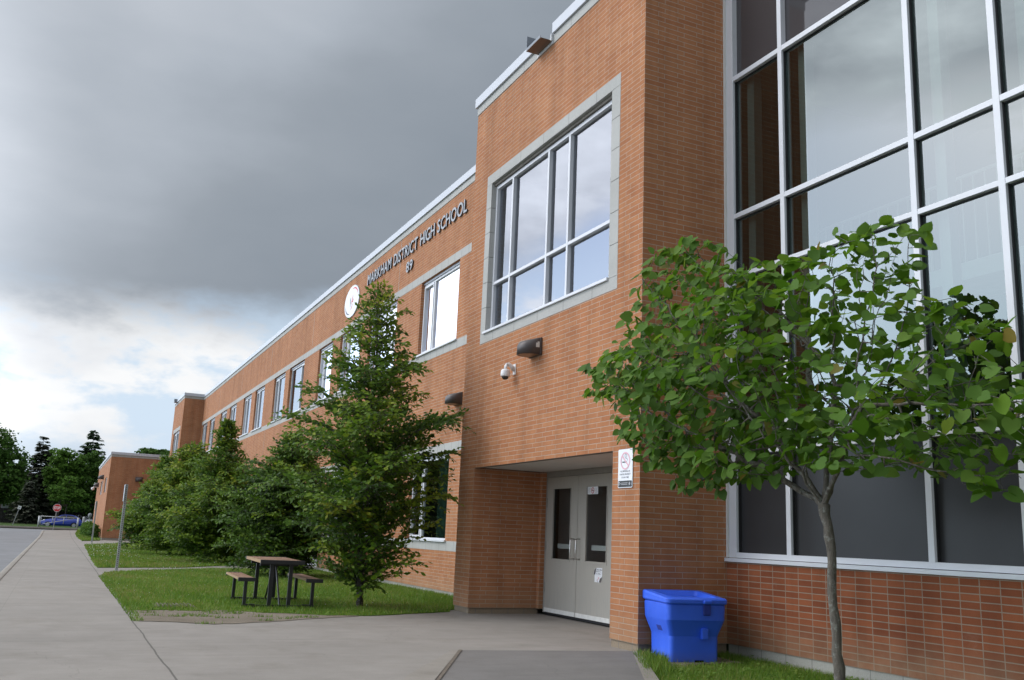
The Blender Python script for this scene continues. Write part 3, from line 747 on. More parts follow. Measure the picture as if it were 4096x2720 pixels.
for k in range(90):
    x = .1 + k * .15; m_.tube([(x, 2.6, 4.3), (x, 2.6, 5.28)], .012, 5)
m_.tube([(0, 2.6, 5.29), (13.9, 2.6, 5.29)], .022, 6); m_.box(0, 13.9, 2.58, 3.4, 4.1, 4.3)
m_.build('hall_railing', M['interior_pale'], school)

# ------------------------------------------------------------------ low brick wing at the far end
XL, YL = -57.5, -3.42
low = thing('brick_wing', 'low single-storey orange brick wing with flat roof at the far end of the school', 'building', (XL, YL, -.1))
LX = Matrix.Translation((-XL, -YL, .1))
def lowbuild(m_, name, mat, parent=low, **k):
    bmesh.ops.transform(m_.bm, matrix=LX, verts=m_.bm.verts[:]) if parent == low else None
    return m_.build(name, mat, parent, **k)
# keep brick pattern metric: the parts hang from an Empty at the corner, so their own coordinates stay in metres
LW = [(-63.2, -60.35, 3.03, 4.05), (-70.6, -67.2, 3.03, 4.05)]
m_ = MB()
wall_y(m_, YL, -78, XL, .05, 5.26, LW)
for h in LW: reveal(m_, YL, .12, h, True)
wall_x(m_, XL, YL, 12, .05, 5.26)
m_.quad((-78, YL, .05), (-78, YL, 5.26), (-78, 12, 5.26), (-78, 12, .05)); m_.quad((-78, 12, .05), (-78, 12, 5.26), (XL, 12, 5.26), (XL, 12, .05))
lowbuild(m_, 'wall', M['brick'], fixn=False)
m_ = MB(); m_.box(-78, XL - .02, YL + .02, 11.9, -.3, .047); lowbuild(m_, 'foundation', M['found'])
m_ = MB(); m_.box(-78, XL + .01, YL - .01, 12, 5.262, 5.40); lowbuild(m_, 'parapet_stone', M['stone'])
m_ = MB(); m_.box(-78.04, XL + .06, YL - .06, 12.05, 5.402, 5.575); lowbuild(m_, 'coping', M['coping'], bevel=.01)
for h in LW:
    a, b, c, d = h; m_ = MB(); ring(m_, a, b, c, d, YL + .06, YL + .12, .06)
    for k in (1, 2): m_.box(a + (b - a) * k / 3 - .03, a + (b - a) * k / 3 + .03, YL + .058, YL + .12, c + .06, d - .06)
    f = lowbuild(m_, 'window', M['alu'])
    m_ = MB(); m_.quad((a, YL + .1, c), (b, YL + .1, c), (b, YL + .1, d), (a, YL + .1, d)); bmesh.ops.transform(m_.bm, matrix=LX, verts=m_.bm.verts[:]); m_.build('pane', M['glass_low'], f)

# ------------------------------------------------------------------ fittings on the walls
def wall_light(loc, rz, label, tape=False, s=1.0, group=None):
    t_ = thing('wall_light', label, 'wall light', loc, rz, group)
    w, d = .19 * s, .27 * s
    m_ = MB()
    def dshape(z, dep, wid):
        pts = [(-wid, -.035)]
        for k in range(13):
            a = math.pi * (1 - k / 12); pts.append((wid * math.cos(a) if 0 < k < 12 else (-wid if k == 0 else wid), -.036 - dep * math.sin(a) ** .75))
        pts.append((wid, -.035)); return [(x, y, z) for x, y in pts]
    m_.loft([dshape(-.115 * s, d, w), dshape(.02 * s, d * .97, w), dshape(.07 * s, d * .84, w * .985), dshape(.105 * s, d * .5, w * .96), dshape(.13 * s, .02, w * .95)])
    m_.build('housing', M['bronze'], t_, True)
    m_ = MB(); m_.box(-w - .005, w + .005, -.034, -.002, -.125 * s, .135 * s); m_.build('back_plate', M['bronze'], t_, bevel=.006)
    m_ = MB(); m_.bm.faces.new([m_.bm.verts.new((x * .9, y * .93, -.119 * s)) for x, y, z in dshape(0, d, w)]); m_.build('lens', M['lens_amber'], t_)
    if tape:
        m_ = MB(); m_.box(w - .004, w + .0015, -.10, -.045, -.02, .045); m_.box(w - .004, w + .0012, -.075, -.045, .045, .065); m_.build('tape_patch', M['tape'], t_)
    return t_
wall_light((-2.83, 0, 3.885), 0, 'bronze half-round wall light with a patch of silver tape, right under the big bay window', True)
wall_light((-8.83, YM, 3.93), 0, 'bronze wall light beside the entrance bay, seen past the tip of a hornbeam branch')
wall_light((XL, -1.58, 3.88), R(90), 'small dark wall light on the shaded end wall of the low brick wing', s=1.2)
wall_light((-66.2, YL, 4.25), 0, 'dark wall light between the high windows of the low brick wing', s=1.3)
wall_light((-74.5, YL, 3.95), 0, 'dark wall light furthest along the low brick wing, above the white camera', s=1.3)
# security camera
cam_t = thing('security_camera', 'white dome security camera on a curved arm below the wall light of the entrance bay', 'camera', (-3.55, 0, 3.66))
m_ = MB(); m_.box(-.045, .045, -.014, 0, -.075, .095); m_.build('wall_plate', M['white_plastic'], cam_t, bevel=.004)
m_ = MB(); m_.tube([(0, -.01, .0), (0, -.06, .055), (0, -.105, .078), (0, -.14, .075), (0, -.157, .05), (0, -.158, -.01)], [.038, .033, .028, .025, .024, .024], 12); m_.build('arm', M['white_plastic'], cam_t, True)
m_ = MB()
def circ(r, z, n=24): return [(r * math.cos(2 * math.pi * k / n), -.158 + r * math.sin(2 * math.pi * k / n), z) for k in range(n)]
m_.loft([circ(.03, -.002), circ(.055, -.008), (circ(.07, -.028)), circ(.073, -.05), circ(.0725, -.052), circ(.073, -.054), circ(.074, -.10), circ(.07, -.115), circ(.055, -.118)]); m_.build('housing', M['white_plastic'], cam_t, True)
m_ = MB(); m_.loft([circ(.052, -.119), circ(.05, -.135), circ(.04, -.152), circ(.02, -.164), circ(.004, -.167)]); m_.build('dome', M['smoke_dome'], cam_t, True)
cam2 = thing('security_camera', 'small white camera on a bracket at the far end of the low brick wing', 'camera', (-75.2, YL, 3.7))
m_ = MB(); m_.tube([(0, 0, .1), (0, -.35, .1), (0, -.4, 0)], .04, 8); m_.build('arm', M['white_plastic'], cam2)
m_ = MB(); m_.loft([[(x, y - .24, z + .02) for x, y, z in [(r * math.cos(k * .7854), r * math.sin(k * .7854) - .16, zz) for k in range(8)]] for r, zz in ((.05, .05), (.13, 0), (.13, -.12), (.05, -.2))]); m_.build('housing', M['white_plastic'], cam2, True)

# roof scuppers
def scupper(loc, label):
    t_ = thing('roof_scupper', label, 'roof scupper', loc)
    t_.scale = (.85, .85, .85)
    m_ = MB(); m_.box(-.30, -.288, -.26, -.03, 0, .30); m_.box(-.288, .28, -.26, -.250, .0, .05); m_.build('hood', M['scupper'], t_)
    m_ = MB(); m_.box(-.30, .29, -.262, .0, -.014, -.001); m_.build('base_plate', M['scupper_under'], t_, bevel=.004)
    m_ = MB(); m_.box(-.31, .31, -.016, .0, -.07, -.016); m_.box(.28, .31, -.05, .0, -.016, .12); m_.build('flange', M['alu'], t_)
    m_ = MB(); m_.tube([(-.29, -.03, .27), (.05, -.03, .02)], .008, 6); m_.build('brace', M['alu_shade'], t_)
    return t_
scupper((-2.86, -.013, 8.79), 'grey metal roof scupper set in the white coping above the entrance bay')
scupper((-54.9, YF - .013, 8.86), 'grey metal roof scupper on the parapet of the far projecting bay')

# ------------------------------------------------------------------ lettering and signs
def text_mesh(txt, size=1.0, extrude=0.0, bold=0.0):
    cu = bpy.data.curves.new('tmp', 'FONT'); cu.body = txt; cu.size = size; cu.extrude = extrude; cu.offset = bold
    cu.align_x = 'LEFT'; cu.resolution_u = 4
    o = bpy.data.objects.new('tmp', cu); COL.objects.link(o)
    dg = bpy.context.evaluated_depsgraph_get()
    me = bpy.data.meshes.new_from_object(o.evaluated_get(dg))
    bpy.data.objects.remove(o); bpy.data.curves.remove(cu)
    return me
def fit_text(name, txt, x0, x1, z0, z1, y, mat, parent, extrude=0.0, bold=0.0, ref=None, both=None):
    """writes txt in the wall plane facing -y so that it exactly fills x0..x1, z0..z1 (local to parent)"""
    me = text_mesh(txt, 1.0, extrude, bold)
    v = np.empty(len(me.vertices) * 3, np.float32); me.vertices.foreach_get('co', v); v = v.reshape(-1, 3)
    lo, hi = v.min(0), v.max(0)
    if ref: lo[1], hi[1] = ref
    o_ = np.empty_like(v)
    o_[:, 0] = x0 + (v[:, 0] - lo[0]) / (hi[0] - lo[0]) * (x1 - x0)
    o_[:, 2] = z0 + (v[:, 1] - lo[1]) / (hi[1] - lo[1]) * (z1 - z0)
    o_[:, 1] = y - v[:, 2]
    me.vertices.foreach_set('co', o_.ravel()); me.name = name; me.update()
    me.materials.clear(); me.materials.append(mat)
    if both:
        me.materials.append(both)
        for p in me.polygons: p.material_index = 0 if abs(p.normal.y) > .7 else 1
    o = bpy.data.objects.new(name, me)
    return link(o, parent)
def glyph_widths(word, bold):
    ws = []
    for ch in word:
        me = text_mesh(ch, 1.0, 0, bold); v = np.empty(len(me.vertices) * 3, np.float32); me.vertices.foreach_get('co', v); v = v.reshape(-1, 3)
        ws.append((v[:, 0].min(), v[:, 0].max(), v[:, 1].min(), v[:, 1].max())); bpy.data.meshes.remove(me)
    return ws
name_sign = thing('building_lettering', 'raised grey metal letters and number on the upper brick wall, partly behind the hornbeam top', 'lettering', (-12.6, YM, 8.115))
def word(txt, x0, x1, z0, z1):
    ws = glyph_widths(txt, .012); gap = .10
    tot = sum(w[1] - w[0] for w in ws) + gap * (len(ws) - 1)
    k = (x1 - x0) / tot; x = x0
    for ch, w in zip(txt, ws):
        wd = (w[1] - w[0]) * k
        over = .018 if ch in 'OSCG89' else 0
        fit_text('letter', ch, x + 12.6, x + wd + 12.6, z0 - 8.115 - over * (z1 - z0), z1 - 8.115 + over * (z1 - z0), -.03, M['letter'], name_sign, .014, .012, both=M['letter_side'])
        x += wd + gap * k
for tx, a, b in (('MARKHAM', -16.33, -14.15), ('DISTRICT', -13.94, -12.07), ('HIGH', -11.86, -10.86), ('SCHOOL', -10.68, -8.86)):
    word(tx, a, b, 8.115, 8.435)
word('89', -12.84, -12.36, 7.655, 7.925)

logo = thing('oval_sign', 'white oval emblem sign high on the brick wall left of the grey letters', 'sign', (-17.97, YM, 8.0))
def ell(rx, rz, n=48, cx=0, cz=0, a0=0, a1=2 * math.pi): return [(cx + rx * math.cos(a0 + (a1 - a0) * k / n), cz + rz * math.sin(a0 + (a1 - a0) * k / n)) for k in range(n)]
def plate(pts, y0, y1, name, mat, parent):
    m_ = MB(); m_.loft([[(x, y0, z) for x, z in pts], [(x, y1, z) for x, z in pts]]); return m_.build(name, mat, parent)
plate(ell(.80, .50), -.004, -.026, 'panel_edge', M['sign_grey'], logo); plate(ell(.785, .487), -.006, -.029, 'panel', M['sign_white'], logo)
def stroke(pts, w, y, name, mat, parent):
    m_ = MB(); n = len(pts); L = []; Rr = []
    for i, (x, z) in enumerate(pts):
        a = Vector(pts[max(i - 1, 0)]); b = Vector(pts[min(i + 1, n - 1)]); d = (b - a).normalized(); nn = Vector((-d.y, d.x))
        ww = (w[i] if isinstance(w, (list, tuple)) else w) / 2
        L.append((x + nn.x * ww, y, z + nn.y * ww)); Rr.append((x - nn.x * ww, y, z - nn.y * ww))
    for i in range(n - 1): m_.quad(L[i], L[i + 1], Rr[i + 1], Rr[i])
    return m_.build(name, mat, parent)
def arc(cx, cz, rx, rz, a0, a1, n=14): return [(cx + rx * math.cos(R(a0 + (a1 - a0) * k / n)), cz + rz * math.sin(R(a0 + (a1 - a0) * k / n))) for k in range(n + 1)]
tap = lambda n, w: [w * math.sin(math.pi * (k + .3) / (n + .6)) for k in range(n + 1)]
stroke(arc(.1, .05, .56, .34, 5, 100), tap(14, .05), -.032, 'emblem', M['ink_red'], logo)
stroke(arc(-.1, -.02, .56, .36, 185, 265), tap(14, .05), -.032, 'emblem', M['ink_blue'], logo)
stroke([(-.02, -.10), (.03, 0), (.09, .09), (.12, .17)], [.02, .06, .06, .02], -.032, 'emblem', M['ink_red'], logo)
stroke([(-.05, -.26), (.04, -.20), (.13, -.10)], [.02, .05, .02], -.032, 'emblem', M['ink_red'], logo)
stroke([(.02, -.02), (.12, -.03), (.22, .04)], [.02, .05, .02], -.032, 'emblem', M['ink_red'], logo)
stroke([(-.13, -.16), (-.12, -.04), (-.16, .08), (-.10, .14)], [.02, .05, .06, .02], -.032, 'emblem', M['ink_blue'], logo)

def rrect(x0, x1, z0, z1, r, n=5):
    pts = []
    for cx, cz, a in ((x1 - r, z0 + r, -90), (x1 - r, z1 - r, 0), (x0 + r, z1 - r, 90), (x0 + r, z0 + r, 180)):
        pts += [(cx + r * math.cos(R(a + 90 * k / n)), cz + r * math.sin(R(a + 90 * k / n))) for k in range(n + 1)]
    return pts
ns = thing('no_smoking_sign', 'tall white no-smoking sign with faded pink ring on the brick pier beside the doors', 'sign', (-.305, 0, 1.76))
plate(rrect(-.163, .163, 0, .47, .02), -.002, -.006, 'sign_edge', M['sign_black'], ns)
plate(rrect(-.160, .160, .003, .467, .018), -.003, -.009, 'panel', M['sign_white'], ns)
plate(rrect(-.150, .150, .012, .088, .012), -.008, -.0105, 'footer', M['sign_black'], ns)
def ringplate(cx, cz, r0, r1, y, mat, parent, name='ring', sx=1.0):
    m_ = MB(); n = 40
    for k in range(n):
        a, b = 2 * math.pi * k / n, 2 * math.pi * (k + 1) / n
        m_.quad((cx + r0 * sx * math.cos(a), y, cz + r0 * math.sin(a)), (cx + r1 * sx * math.cos(a), y, cz + r1 * math.sin(a)), (cx + r1 * sx * math.cos(b), y, cz + r1 * math.sin(b)), (cx + r0 * sx * math.cos(b), y, cz + r0 * math.sin(b)))
    return m_.build(name, mat, parent)
ringplate(0, .325, .088, .106, -.0120, M['sign_pink'], ns)
m_ = MB(); m_.box(-.065, .012, -.0112, -.0105, .303, .318); m_.box(.015, .030, -.0112, -.0105, .303, .318); m_.build('cigarette', M['sign_black'], ns)
stroke([(-.07, .39), (0, .325), (.072, .262)], .018, -.0125, 'slash', M['sign_pink'], ns)
stroke(arc(.012, .385, .020, .022, 120, -70), .005, -.0115, 'smoke', M['ink'], ns); stroke(arc(.012, .385, .020, .022, 120, 250), .005, -.0116, 'smoke', M['ink'], ns)
stroke([(.004, .366), (.012, .355), (.035, .352), (.052, .34), (.055, .325)], .005, -.0117, 'smoke', M['ink'], ns)
for tx, z, hw in (('NO SMOKING ON', .192, .108), ('SCHOOL PROPERTY', .155, .122), ('AT ANY TIME', .118, .080)):
    fit_text('text', tx, -hw, hw, z, z + .019, -.011, M['ink'], ns, 0, .012)
stroke([(-.135, .075), (-.105, .055), (-.135, .033), (-.135, .075)], .006, -.0115, 'footer_mark', M['sign_white'], ns)
m_ = MB(); m_.box(-.085, .06, -.0118, -.0112, .057, .065); m_.box(-.085, .06, -.0118, -.0112, .040, .048); m_.build('footer_text', M['sign_grey'], ns)
plate(ell(.018, .02, 16, .10, .052), -.011, -.0118, 'seal', M['sign_grey'], ns)
# notices on the door
dn = thing('door_notice', 'small white notice with a red no-smoking ring stuck on the glass of the right door', 'notice', (-3.26, YD - .044, 1.885))
plate(rrect(-.158, .158, -.056, .056, .012), 0, -.003, 'panel', M['sign_white'], dn)
ringplate(0, 0, .036, .047, -.0045, M['sign_red'], dn); stroke([(-.03, .03), (.03, -.03)], .009, -.0046, 'slash', M['sign_red'], dn)
m_ = MB(); m_.box(-.03, .03, -.0042, -.0036, -.006, .004); m_.build('cigarette', M['sign_black'], dn)
m_ = MB()
for s_ in (-1, 1):
    for k in range(5): m_.box(s_ * .105 - .035 + (k % 2) * .005, s_ * .105 + .035 - (k % 3) * .006, -.0042, -.0036, .030 - k * .017, .035 - k * .017)
m_.build('text', M['sign_grey'], dn)
vn = thing('paper_notice', 'creased paper visitor notice with curling corners taped low on the right door', 'notice', (-3.06, YD - .031, .63))
m_ = MB()
m_.bm.faces.new([m_.bm.verts.new(p) for p in [(-.115, -.002, -.105), (.055, -.002, -.105), (.105, -.002, -.02), (.105, -.002, .105), (-.06, -.002, .105), (-.115, -.002, 0)]]); m_.build('sheet', M['sign_white'], vn)
m_ = MB(); m_.quad((.055, -.003, -.105), (.105, -.003, -.02), (.085, -.03, -.05), (.06, -.028, -.10)); m_.quad((-.115, -.003, 0), (-.06, -.003, .105), (-.075, -.03, .07), (-.10, -.028, .01)); m_.build('curled_corner', M['sign_grey'], vn)
for tx, z, a, b in (('Visitors Must', .068, -.052, .10), ('Report To', .038, -.07, .06), ('The Office', .008, -.075, .06)): fit_text('text', tx, a, b, z, z + .022, -.003, M['ink'], vn, 0, .01)
stroke([(-.03, -.08), (-.01, -.05), (0, -.03), (.02, -.045), (0, -.06)], .007, -.0035, 'emblem', M['ink_red'], vn); stroke(arc(0, -.06, .05, .04, 190, 260, 6), .005, -.0035, 'emblem', M['ink_blue'], vn)

# ------------------------------------------------------------------ blue storage bin
bin_ = thing('storage_bin', 'bright blue plastic storage bin with a hinged lid against the shaded brick return wall', 'bin', (.36, .375, -.13), R(-8.6))
bin_.scale = (.90, .90, 1.07)
def rr(hu, hv, r, z, n=6, bulge=0.0, dz=0.0):
    pts = []
    for cx, cy, a in ((hu - r, -hv + r, -90), (hu - r, hv - r, 0), (-hu + r, hv - r, 90), (-hu + r, -hv + r, 180)):
        for k in range(n + 1):
            x = cx + r * math.cos(R(a + 90 * k / n)); y = cy + r * math.sin(R(a + 90 * k / n))
            if a in (-90, 0): pass
            if x > 0: x += bulge * (1 - (y / hv) ** 2)
            pts.append((x, y, z + dz * (x / hu)))
    # extra points along the bulged front
    i = n + 1
    front = [(hu + bulge * (1 - (yy / hv) ** 2), yy, z + dz) for yy in np.linspace(-hv + r, hv - r, 9)[1:-1]]
    return pts[:i] + front + pts[i:]
m_ = MB()
m_.loft([rr(.280, .322, .05, -.06), rr(.284, .324, .055, .10), rr(.288, .328, .06, .262), rr(.298, .336, .06, .285), rr(.338, .385, .06, .405, bulge=.01), rr(.346, .392, .06, .425, bulge=.02), rr(.352, .398, .06, .572, bulge=.025), rr(.345, .39, .055, .585, bulge=.025)])
crisp(m_.build('body', M['bin'], bin_, True, .0), 20)
m_ = MB()
m_.loft([rr(.362, .408, .055, .590, bulge=.03, dz=-.006), rr(.372, .416, .06, .602, bulge=.03, dz=-.006), rr(.372, .416, .06, .650, bulge=.03, dz=-.024), rr(.362, .406, .06, .664, bulge=.03, dz=-.028), rr(.275, .32, .05, .668, bulge=.03, dz=-.020), rr(.235, .29, .04, .628, bulge=.015, dz=-.006)])
crisp(m_.build('lid', M['bin'], bin_, True), 30)
m_ = MB(); m_.box(.366, .392, .06, .165, .475, .588); m_.build('latch_recess', M['bin_dark'], bin_, bevel=.012)
m_ = MB(); m_.box(.37, .425, .055, .17, .588, .625); m_.build('latch', M['bin'], bin_, bevel=.012)
m_ = MB(); m_.box(.29, .355, .065, .15, .235, .345); m_.build('lug', M['bin'], bin_, bevel=.01)
m_ = MB(); m_.loft([[(-.02, -.345, .30), (.11, -.345, .30), (.10, -.375, .385), (-.05, -.375, .385)], [(-.02, -.30, .30), (.11, -.30, .30), (.10, -.30, .385), (-.05, -.30, .385)]]); m_.build('hand_hold', M['bin_dark'], bin_, bevel=.006)
m_ = MB(); m_.box(.255, .286, .0, .12, -.06, .03); m_.build('drain_notch', M['dark'], bin_)

# ------------------------------------------------------------------ picnic table with its two benches
TX, TY, TZ = -6.55, -2.80, -.05
pt = thing('picnic_table', 'slatted wooden picnic table with two benches on black steel legs, on the lawn', 'picnic table', (TX, TY, TZ), R(-3))
pt.scale = (.96, .93, .97)
m_ = MB()
def slats(m_, x0, x1, y0, y1, z, n, th=.03, gap=.012):
    w = (y1 - y0 + gap) / n
    for k in range(n): m_.box(x0, x1, y0 + k * w, y0 + k * w + w - gap, z - th, z)
slats(m_, -.90, .90, -.345, .345, .70, 8)
m_.build('table_top', M['wood'], pt, bevel=.004)
m_ = MB(); m_.box(-.90, .90, -.366, -.348, .655, .702); m_.build('edge_board', M['wood_edge'], pt)
for x in (.901, -.951): m_ = MB(); m_.box(x, x + .05, -.37, .365, .64, .705); m_.build('end_rail', M['black_steel'], pt, bevel=.004)
for x in (.55, -.55): m_ = MB(); m_.box(x - .03, x + .03, -.32, .32, .60, .669); m_.build('cross_bar', M['black_steel'], pt, bevel=.004)
for x in (.82, -.82):
    for y in (-.16, .16):
        m_ = MB(); m_.box(x - .03, x + .03, y - .03, y + .03, -.08, .668); m_.build('leg', M['black_steel'], pt)
for s_ in (-1, 1):
    m_ = MB(); m_.tube([(s_ * .80, .02, .0), (s_ * .05, .02, .64)], .016, 6); m_.build('brace', M['black_steel'], pt)
for s_, lab in ((-1, 'bench on the left side of the table'), (1, 'bench half hidden by hornbeam leaves')):
    yc = s_ * .555
    m_ = MB(); slats(m_, -.88, .88, yc - .125, yc + .125, .42, 4); b_ = m_.build('bench', M['wood'], pt, bevel=.004); b_['label'] = lab
    m_ = MB(); m_.box(-.88, .88, yc - .146, yc - .127, .39, .422); m_.build('edge_board', M['wood_edge'], b_)
    for x in (.881, -.931): m_ = MB(); m_.box(x, x + .05, yc - .145, yc + .14, .365, .425); m_.build('end_rail', M['black_steel'], b_, bevel=.004)
    for x in (.78, -.78):
        m_ = MB(); m_.box(x - .026, x + .026, yc - .026, yc + .026, -.08, .389); m_.box(x - .026, x + .026, min(yc, yc * .75) - .03, max(yc, yc * .75) + .03, -.03, .015); m_.build('leg', M['black_steel'], b_)
for x in (.8, -.8): m_ = MB(); m_.box(x - .02, x + .02, -.60, .60, -.03, .005); m_.build('ground_bar', M['black_steel'], pt)

# drain grate in the worn lawn
gr = thing('drain_grate', 'rusty iron drain grate set in the worn grass at the corner of the lawn', 'drain', (-5.95, -4.36, -.070))
m_ = MB(); ring(m_, -.30, .30, -.28, .28, 0, .02, .04)
bmesh.ops.rotate(m_.bm, verts=m_.bm.verts[:], cent=(0, 0, 0), matrix=Matrix.Rotation(R(-90), 3, 'X')); m_.build('rim', M['rust'], gr)
m_ = MB()
for k in range(9): m_.box(-.25, .25, -.235 + k * .056, -.215 + k * .056, -.012, .012)
m_.build('bars', M['rust'], gr)
m_ = MB(); m_.box(-.27, .27, -.25, .25, -.02, -.013); m_.build('pit', M['dark'], gr)

# ------------------------------------------------------------------ posts and road signs
def u_post(m_, h, s=.03):
    m_.box(-s, s, -.004, .004, -.2, h); m_.box(-s, -s + .006, -.03, -.004, -.2, h); m_.box(s - .006, s, -.03, -.004, -.2, h)
def holes_strip(parent, h, s=.004, step=.05):
    m_ = MB(); z = .1
    while z < h - .03:
        m_.box(-.03 - .0012, -.0295, -.022, -.011, z, z + .018); m_.box(.0295, .0312, -.022, -.011, z, z + .018); z += step
    return m_.build('punched_holes', M['dark'], parent)
p1 = thing('sign_post', 'perforated galvanised post with an edge-on sign, at the near corner of the lawn path', 'sign post', (-16.80, -4.60, -.09), R(0))
m_ = MB(); m_.box(-.032, .032, -.032, .032, -.2, 2.15)
bmesh.ops.rotate(m_.bm, verts=m_.bm.verts[:], cent=(0, 0, 0), matrix=Matrix.Rotation(R(45 - 45), 3, 'Z')); m_.build('post', M['galv'], p1)
m_ = MB()
for k in range(42): m_.box(.0315, .0335, -.008, .008, .06 + k * .05, .078 + k * .05)
m_.build('punched_holes', M['dark'], p1)
m_ = MB(); m_.box(-.16, .12, -.046, -.036, 1.72, 2.14); m_.build('sign_panel', M['alu_shade'], p1)
p2 = thing('sign_post', 'slim galvanised post with an edge-on sign, where the far path meets the pavement', 'sign post', (-44.6, -4.36, -.09))
m_ = MB(); m_.box(-.035, .035, -.035, .035, -.2, 2.2); m_.build('post', M['galv'], p2)
m_ = MB(); m_.box(-.22, .18, -.055, -.04, 1.75, 2.18); m_.build('sign_panel', M['alu_shade'], p2)
def face_cam(x, y): return math.atan2(9.36 - x, -(-6.09 - y))       # rotation so that local -y looks to the school's entrance
st = thing('stop_sign', 'red octagonal stop sign on a leaning galvanised post at the end of the pavement', 'road sign', (-76.6, -6.34, .17), R(90))
m_ = MB(); m_.box(-.03, .03, -.02, .02, -.2, 2.05); bmesh.ops.transform(m_.bm, matrix=Matrix.Rotation(R(3), 4, 'Y'), verts=m_.bm.verts[:]); m_.build('post', M['galv'], st)
def octo(r, y, dz): return [(r * math.cos(R(22.5 + 45 * k)) + .095, y, dz + r * math.sin(R(22.5 + 45 * k))) for k in range(8)]
m_ = MB(); m_.loft([octo(.325, -.024, 1.83), octo(.325, -.030, 1.83)]); m_.build('border', M['sign_white'], st)
m_ = MB(); m_.loft([octo(.30, -.028, 1.83), octo(.30, -.034, 1.83)]); m_.build('panel', M['sign_red'], st)
fit_text('text', 'STOP', -.235 + .095, .235 + .095, 1.83 - .12, 1.83 + .12, -.036, M['sign_white'], st, 0, .035)
sg = thing('parking_sign', 'small white square sign on a strongly tilted post on the far grass verge', 'road sign', (-93.8, -9.93, .38), R(90))
tilt = Matrix.Rotation(R(13), 4, 'Y')
m_ = MB(); m_.box(-.035, .035, -.02, .02, -.2, 1.65); bmesh.ops.transform(m_.bm, matrix=tilt, verts=m_.bm.verts[:]); m_.build('post', M['galv'], sg)
m_ = MB(); m_.box(-.15, .15, -.032, -.022, 1.55, 1.87); bmesh.ops.transform(m_.bm, matrix=tilt, verts=m_.bm.verts[:]); m_.build('panel', M['sign_white'], sg)
m_ = MB(); m_.box(-.07, .07, -.036, -.033, 1.66, 1.76); bmesh.ops.transform(m_.bm, matrix=tilt, verts=m_.bm.verts[:]); m_.build('symbol', M['sign_grey'], sg)

# barrier gate
gt = thing('barrier_gate', 'grey metal barrier gate with a diagonal brace in front of the blue car', 'gate', (-87, -6, gz(-87)))
m_ = MB(); m_.tube([(0, -1.6, -.1), (0, -1.6, .95)], .085, 10); m_.build('post', M['gate_metal'], gt, True)
m_ = MB(); m_.tube([(0, 1.61, -.1), (0, 1.61, .92)], .075, 10); m_.build('post', M['gate_metal'], gt, True)
m_ = MB(); m_.tube([(0, -1.5, .93), (0, 1.6, .88)], .032, 8); m_.tube([(0, -1.45, .18), (0, -1.45, .93)], .03, 8); m_.tube([(0, -.5, .40), (0, -.5, .90)], .03, 8); m_.tube([(0, .42, .3), (0, .42, .9)], .03, 8); m_.tube([(0, -1.45, .18), (0, 1.25, .82)], .026, 8)
m_.build('gate_leaf', M['gate_metal'], gt, True)
bo = thing('bollard', 'thick grey bollard standing between the barrier gate and the hedge', 'bollard', (-87, -3.92, gz(-87)))
m_ = MB(); m_.tube([(0, 0, -.2), (0, 0, .92), (0, 0, 1.0), (0, 0, 1.03)], [.10, .10, .08, .03], 14); m_.build('shaft', M['gate_metal'], bo, True)
m_ = MB(); m_.tube([(0, 0, .86), (0, 0, .885)], .104, 14); m_.build('collar', M['sign_grey'], bo)
pd = thing('utility_post', 'grey hooded utility head on a short post behind the hedge', 'utility post', (-93, -3.28, .4))
m_ = MB(); m_.tube([(0, 0, -.2), (0, 0, .95)], .05, 8); m_.build('post', M['gate_metal'], pd)
m_ = MB(); m_.loft([[(r_ * math.cos(k * .7854), r_ * .8 * math.sin(k * .7854), z) for k in range(8)] for r_, z in ((.08, .9), (.17, 1.0), (.22, 1.2), (.19, 1.33), (.08, 1.40))]); m_.build('hood', M['pale_stone'], pd, True)
bl = MB()
bl.loft([[(a_ * math.cos(k * .6283) * (1 + .12 * math.sin(k * 2.3)), b_ * math.sin(k * .6283) * (1 + .1 * math.cos(k * 1.7)), z) for k in range(10)] for a_, b_, z in ((.3, .42, -.1), (.34, .48, .3), (.3, .42, .6), (.15, .25, .78))])
o = bl.build('boulder', M['pale_stone'], None, True); o.location = (-94.2, -3.2, .4); tag(o, 'pale grey boulder behind the hedge at the lane end', 'rock')

# ------------------------------------------------------------------ blue car
car = thing('parked_car', 'blue hatchback seen side-on behind the barrier gate, its bonnet pointing left', 'car', (-97, -5.75, gz(-97) - .16), 0)
car.scale = (.94, .94, .94)
L = 4.1
prof_low = [(-2.05, .32), (-2.05, .55), (-1.98, .66), (-1.5, .80), (-1.0, .90), (-.75, .94), (0, .96), (.8, .97), (1.5, .97), (1.9, .92), (2.03, .75), (2.05, .40), (1.98, .25), (-1.95, .22)]
m_ = MB()
def prof3(hw, inset=0): return [(hw, y, z) for y, z in prof_low]
rings = [[(-.82, y * .97, z * .99 + .005) for y, z in prof_low], [(-.86, y, z - .02) for y, z in prof_low], [(-.70, y, z + .015) for y, z in prof_low], [(.70, y, z + .015) for y, z in prof_low], [(.86, y, z - .02) for y, z in prof_low], [(.82, y * .97, z * .99) for y, z in prof_low]]
m_.loft(rings[1:5] if False else [rings[1], rings[2], rings[3], rings[4]]); m_.build('body', M['car_blue'], car, True, .0)
roof = [(-.80, .93), (-.05, 1.36), (.35, 1.42), (1.0, 1.40), (1.55, 1.20), (1.85, .95)]
m_ = MB(); m_.loft([[(-.76, y, z) if z < 1 else (-.60, y, z) for y, z in roof], [(.76, y, z) if z < 1 else (.60, y, z) for y, z in roof]]); m_.build('cabin', M['car_blue'], car)
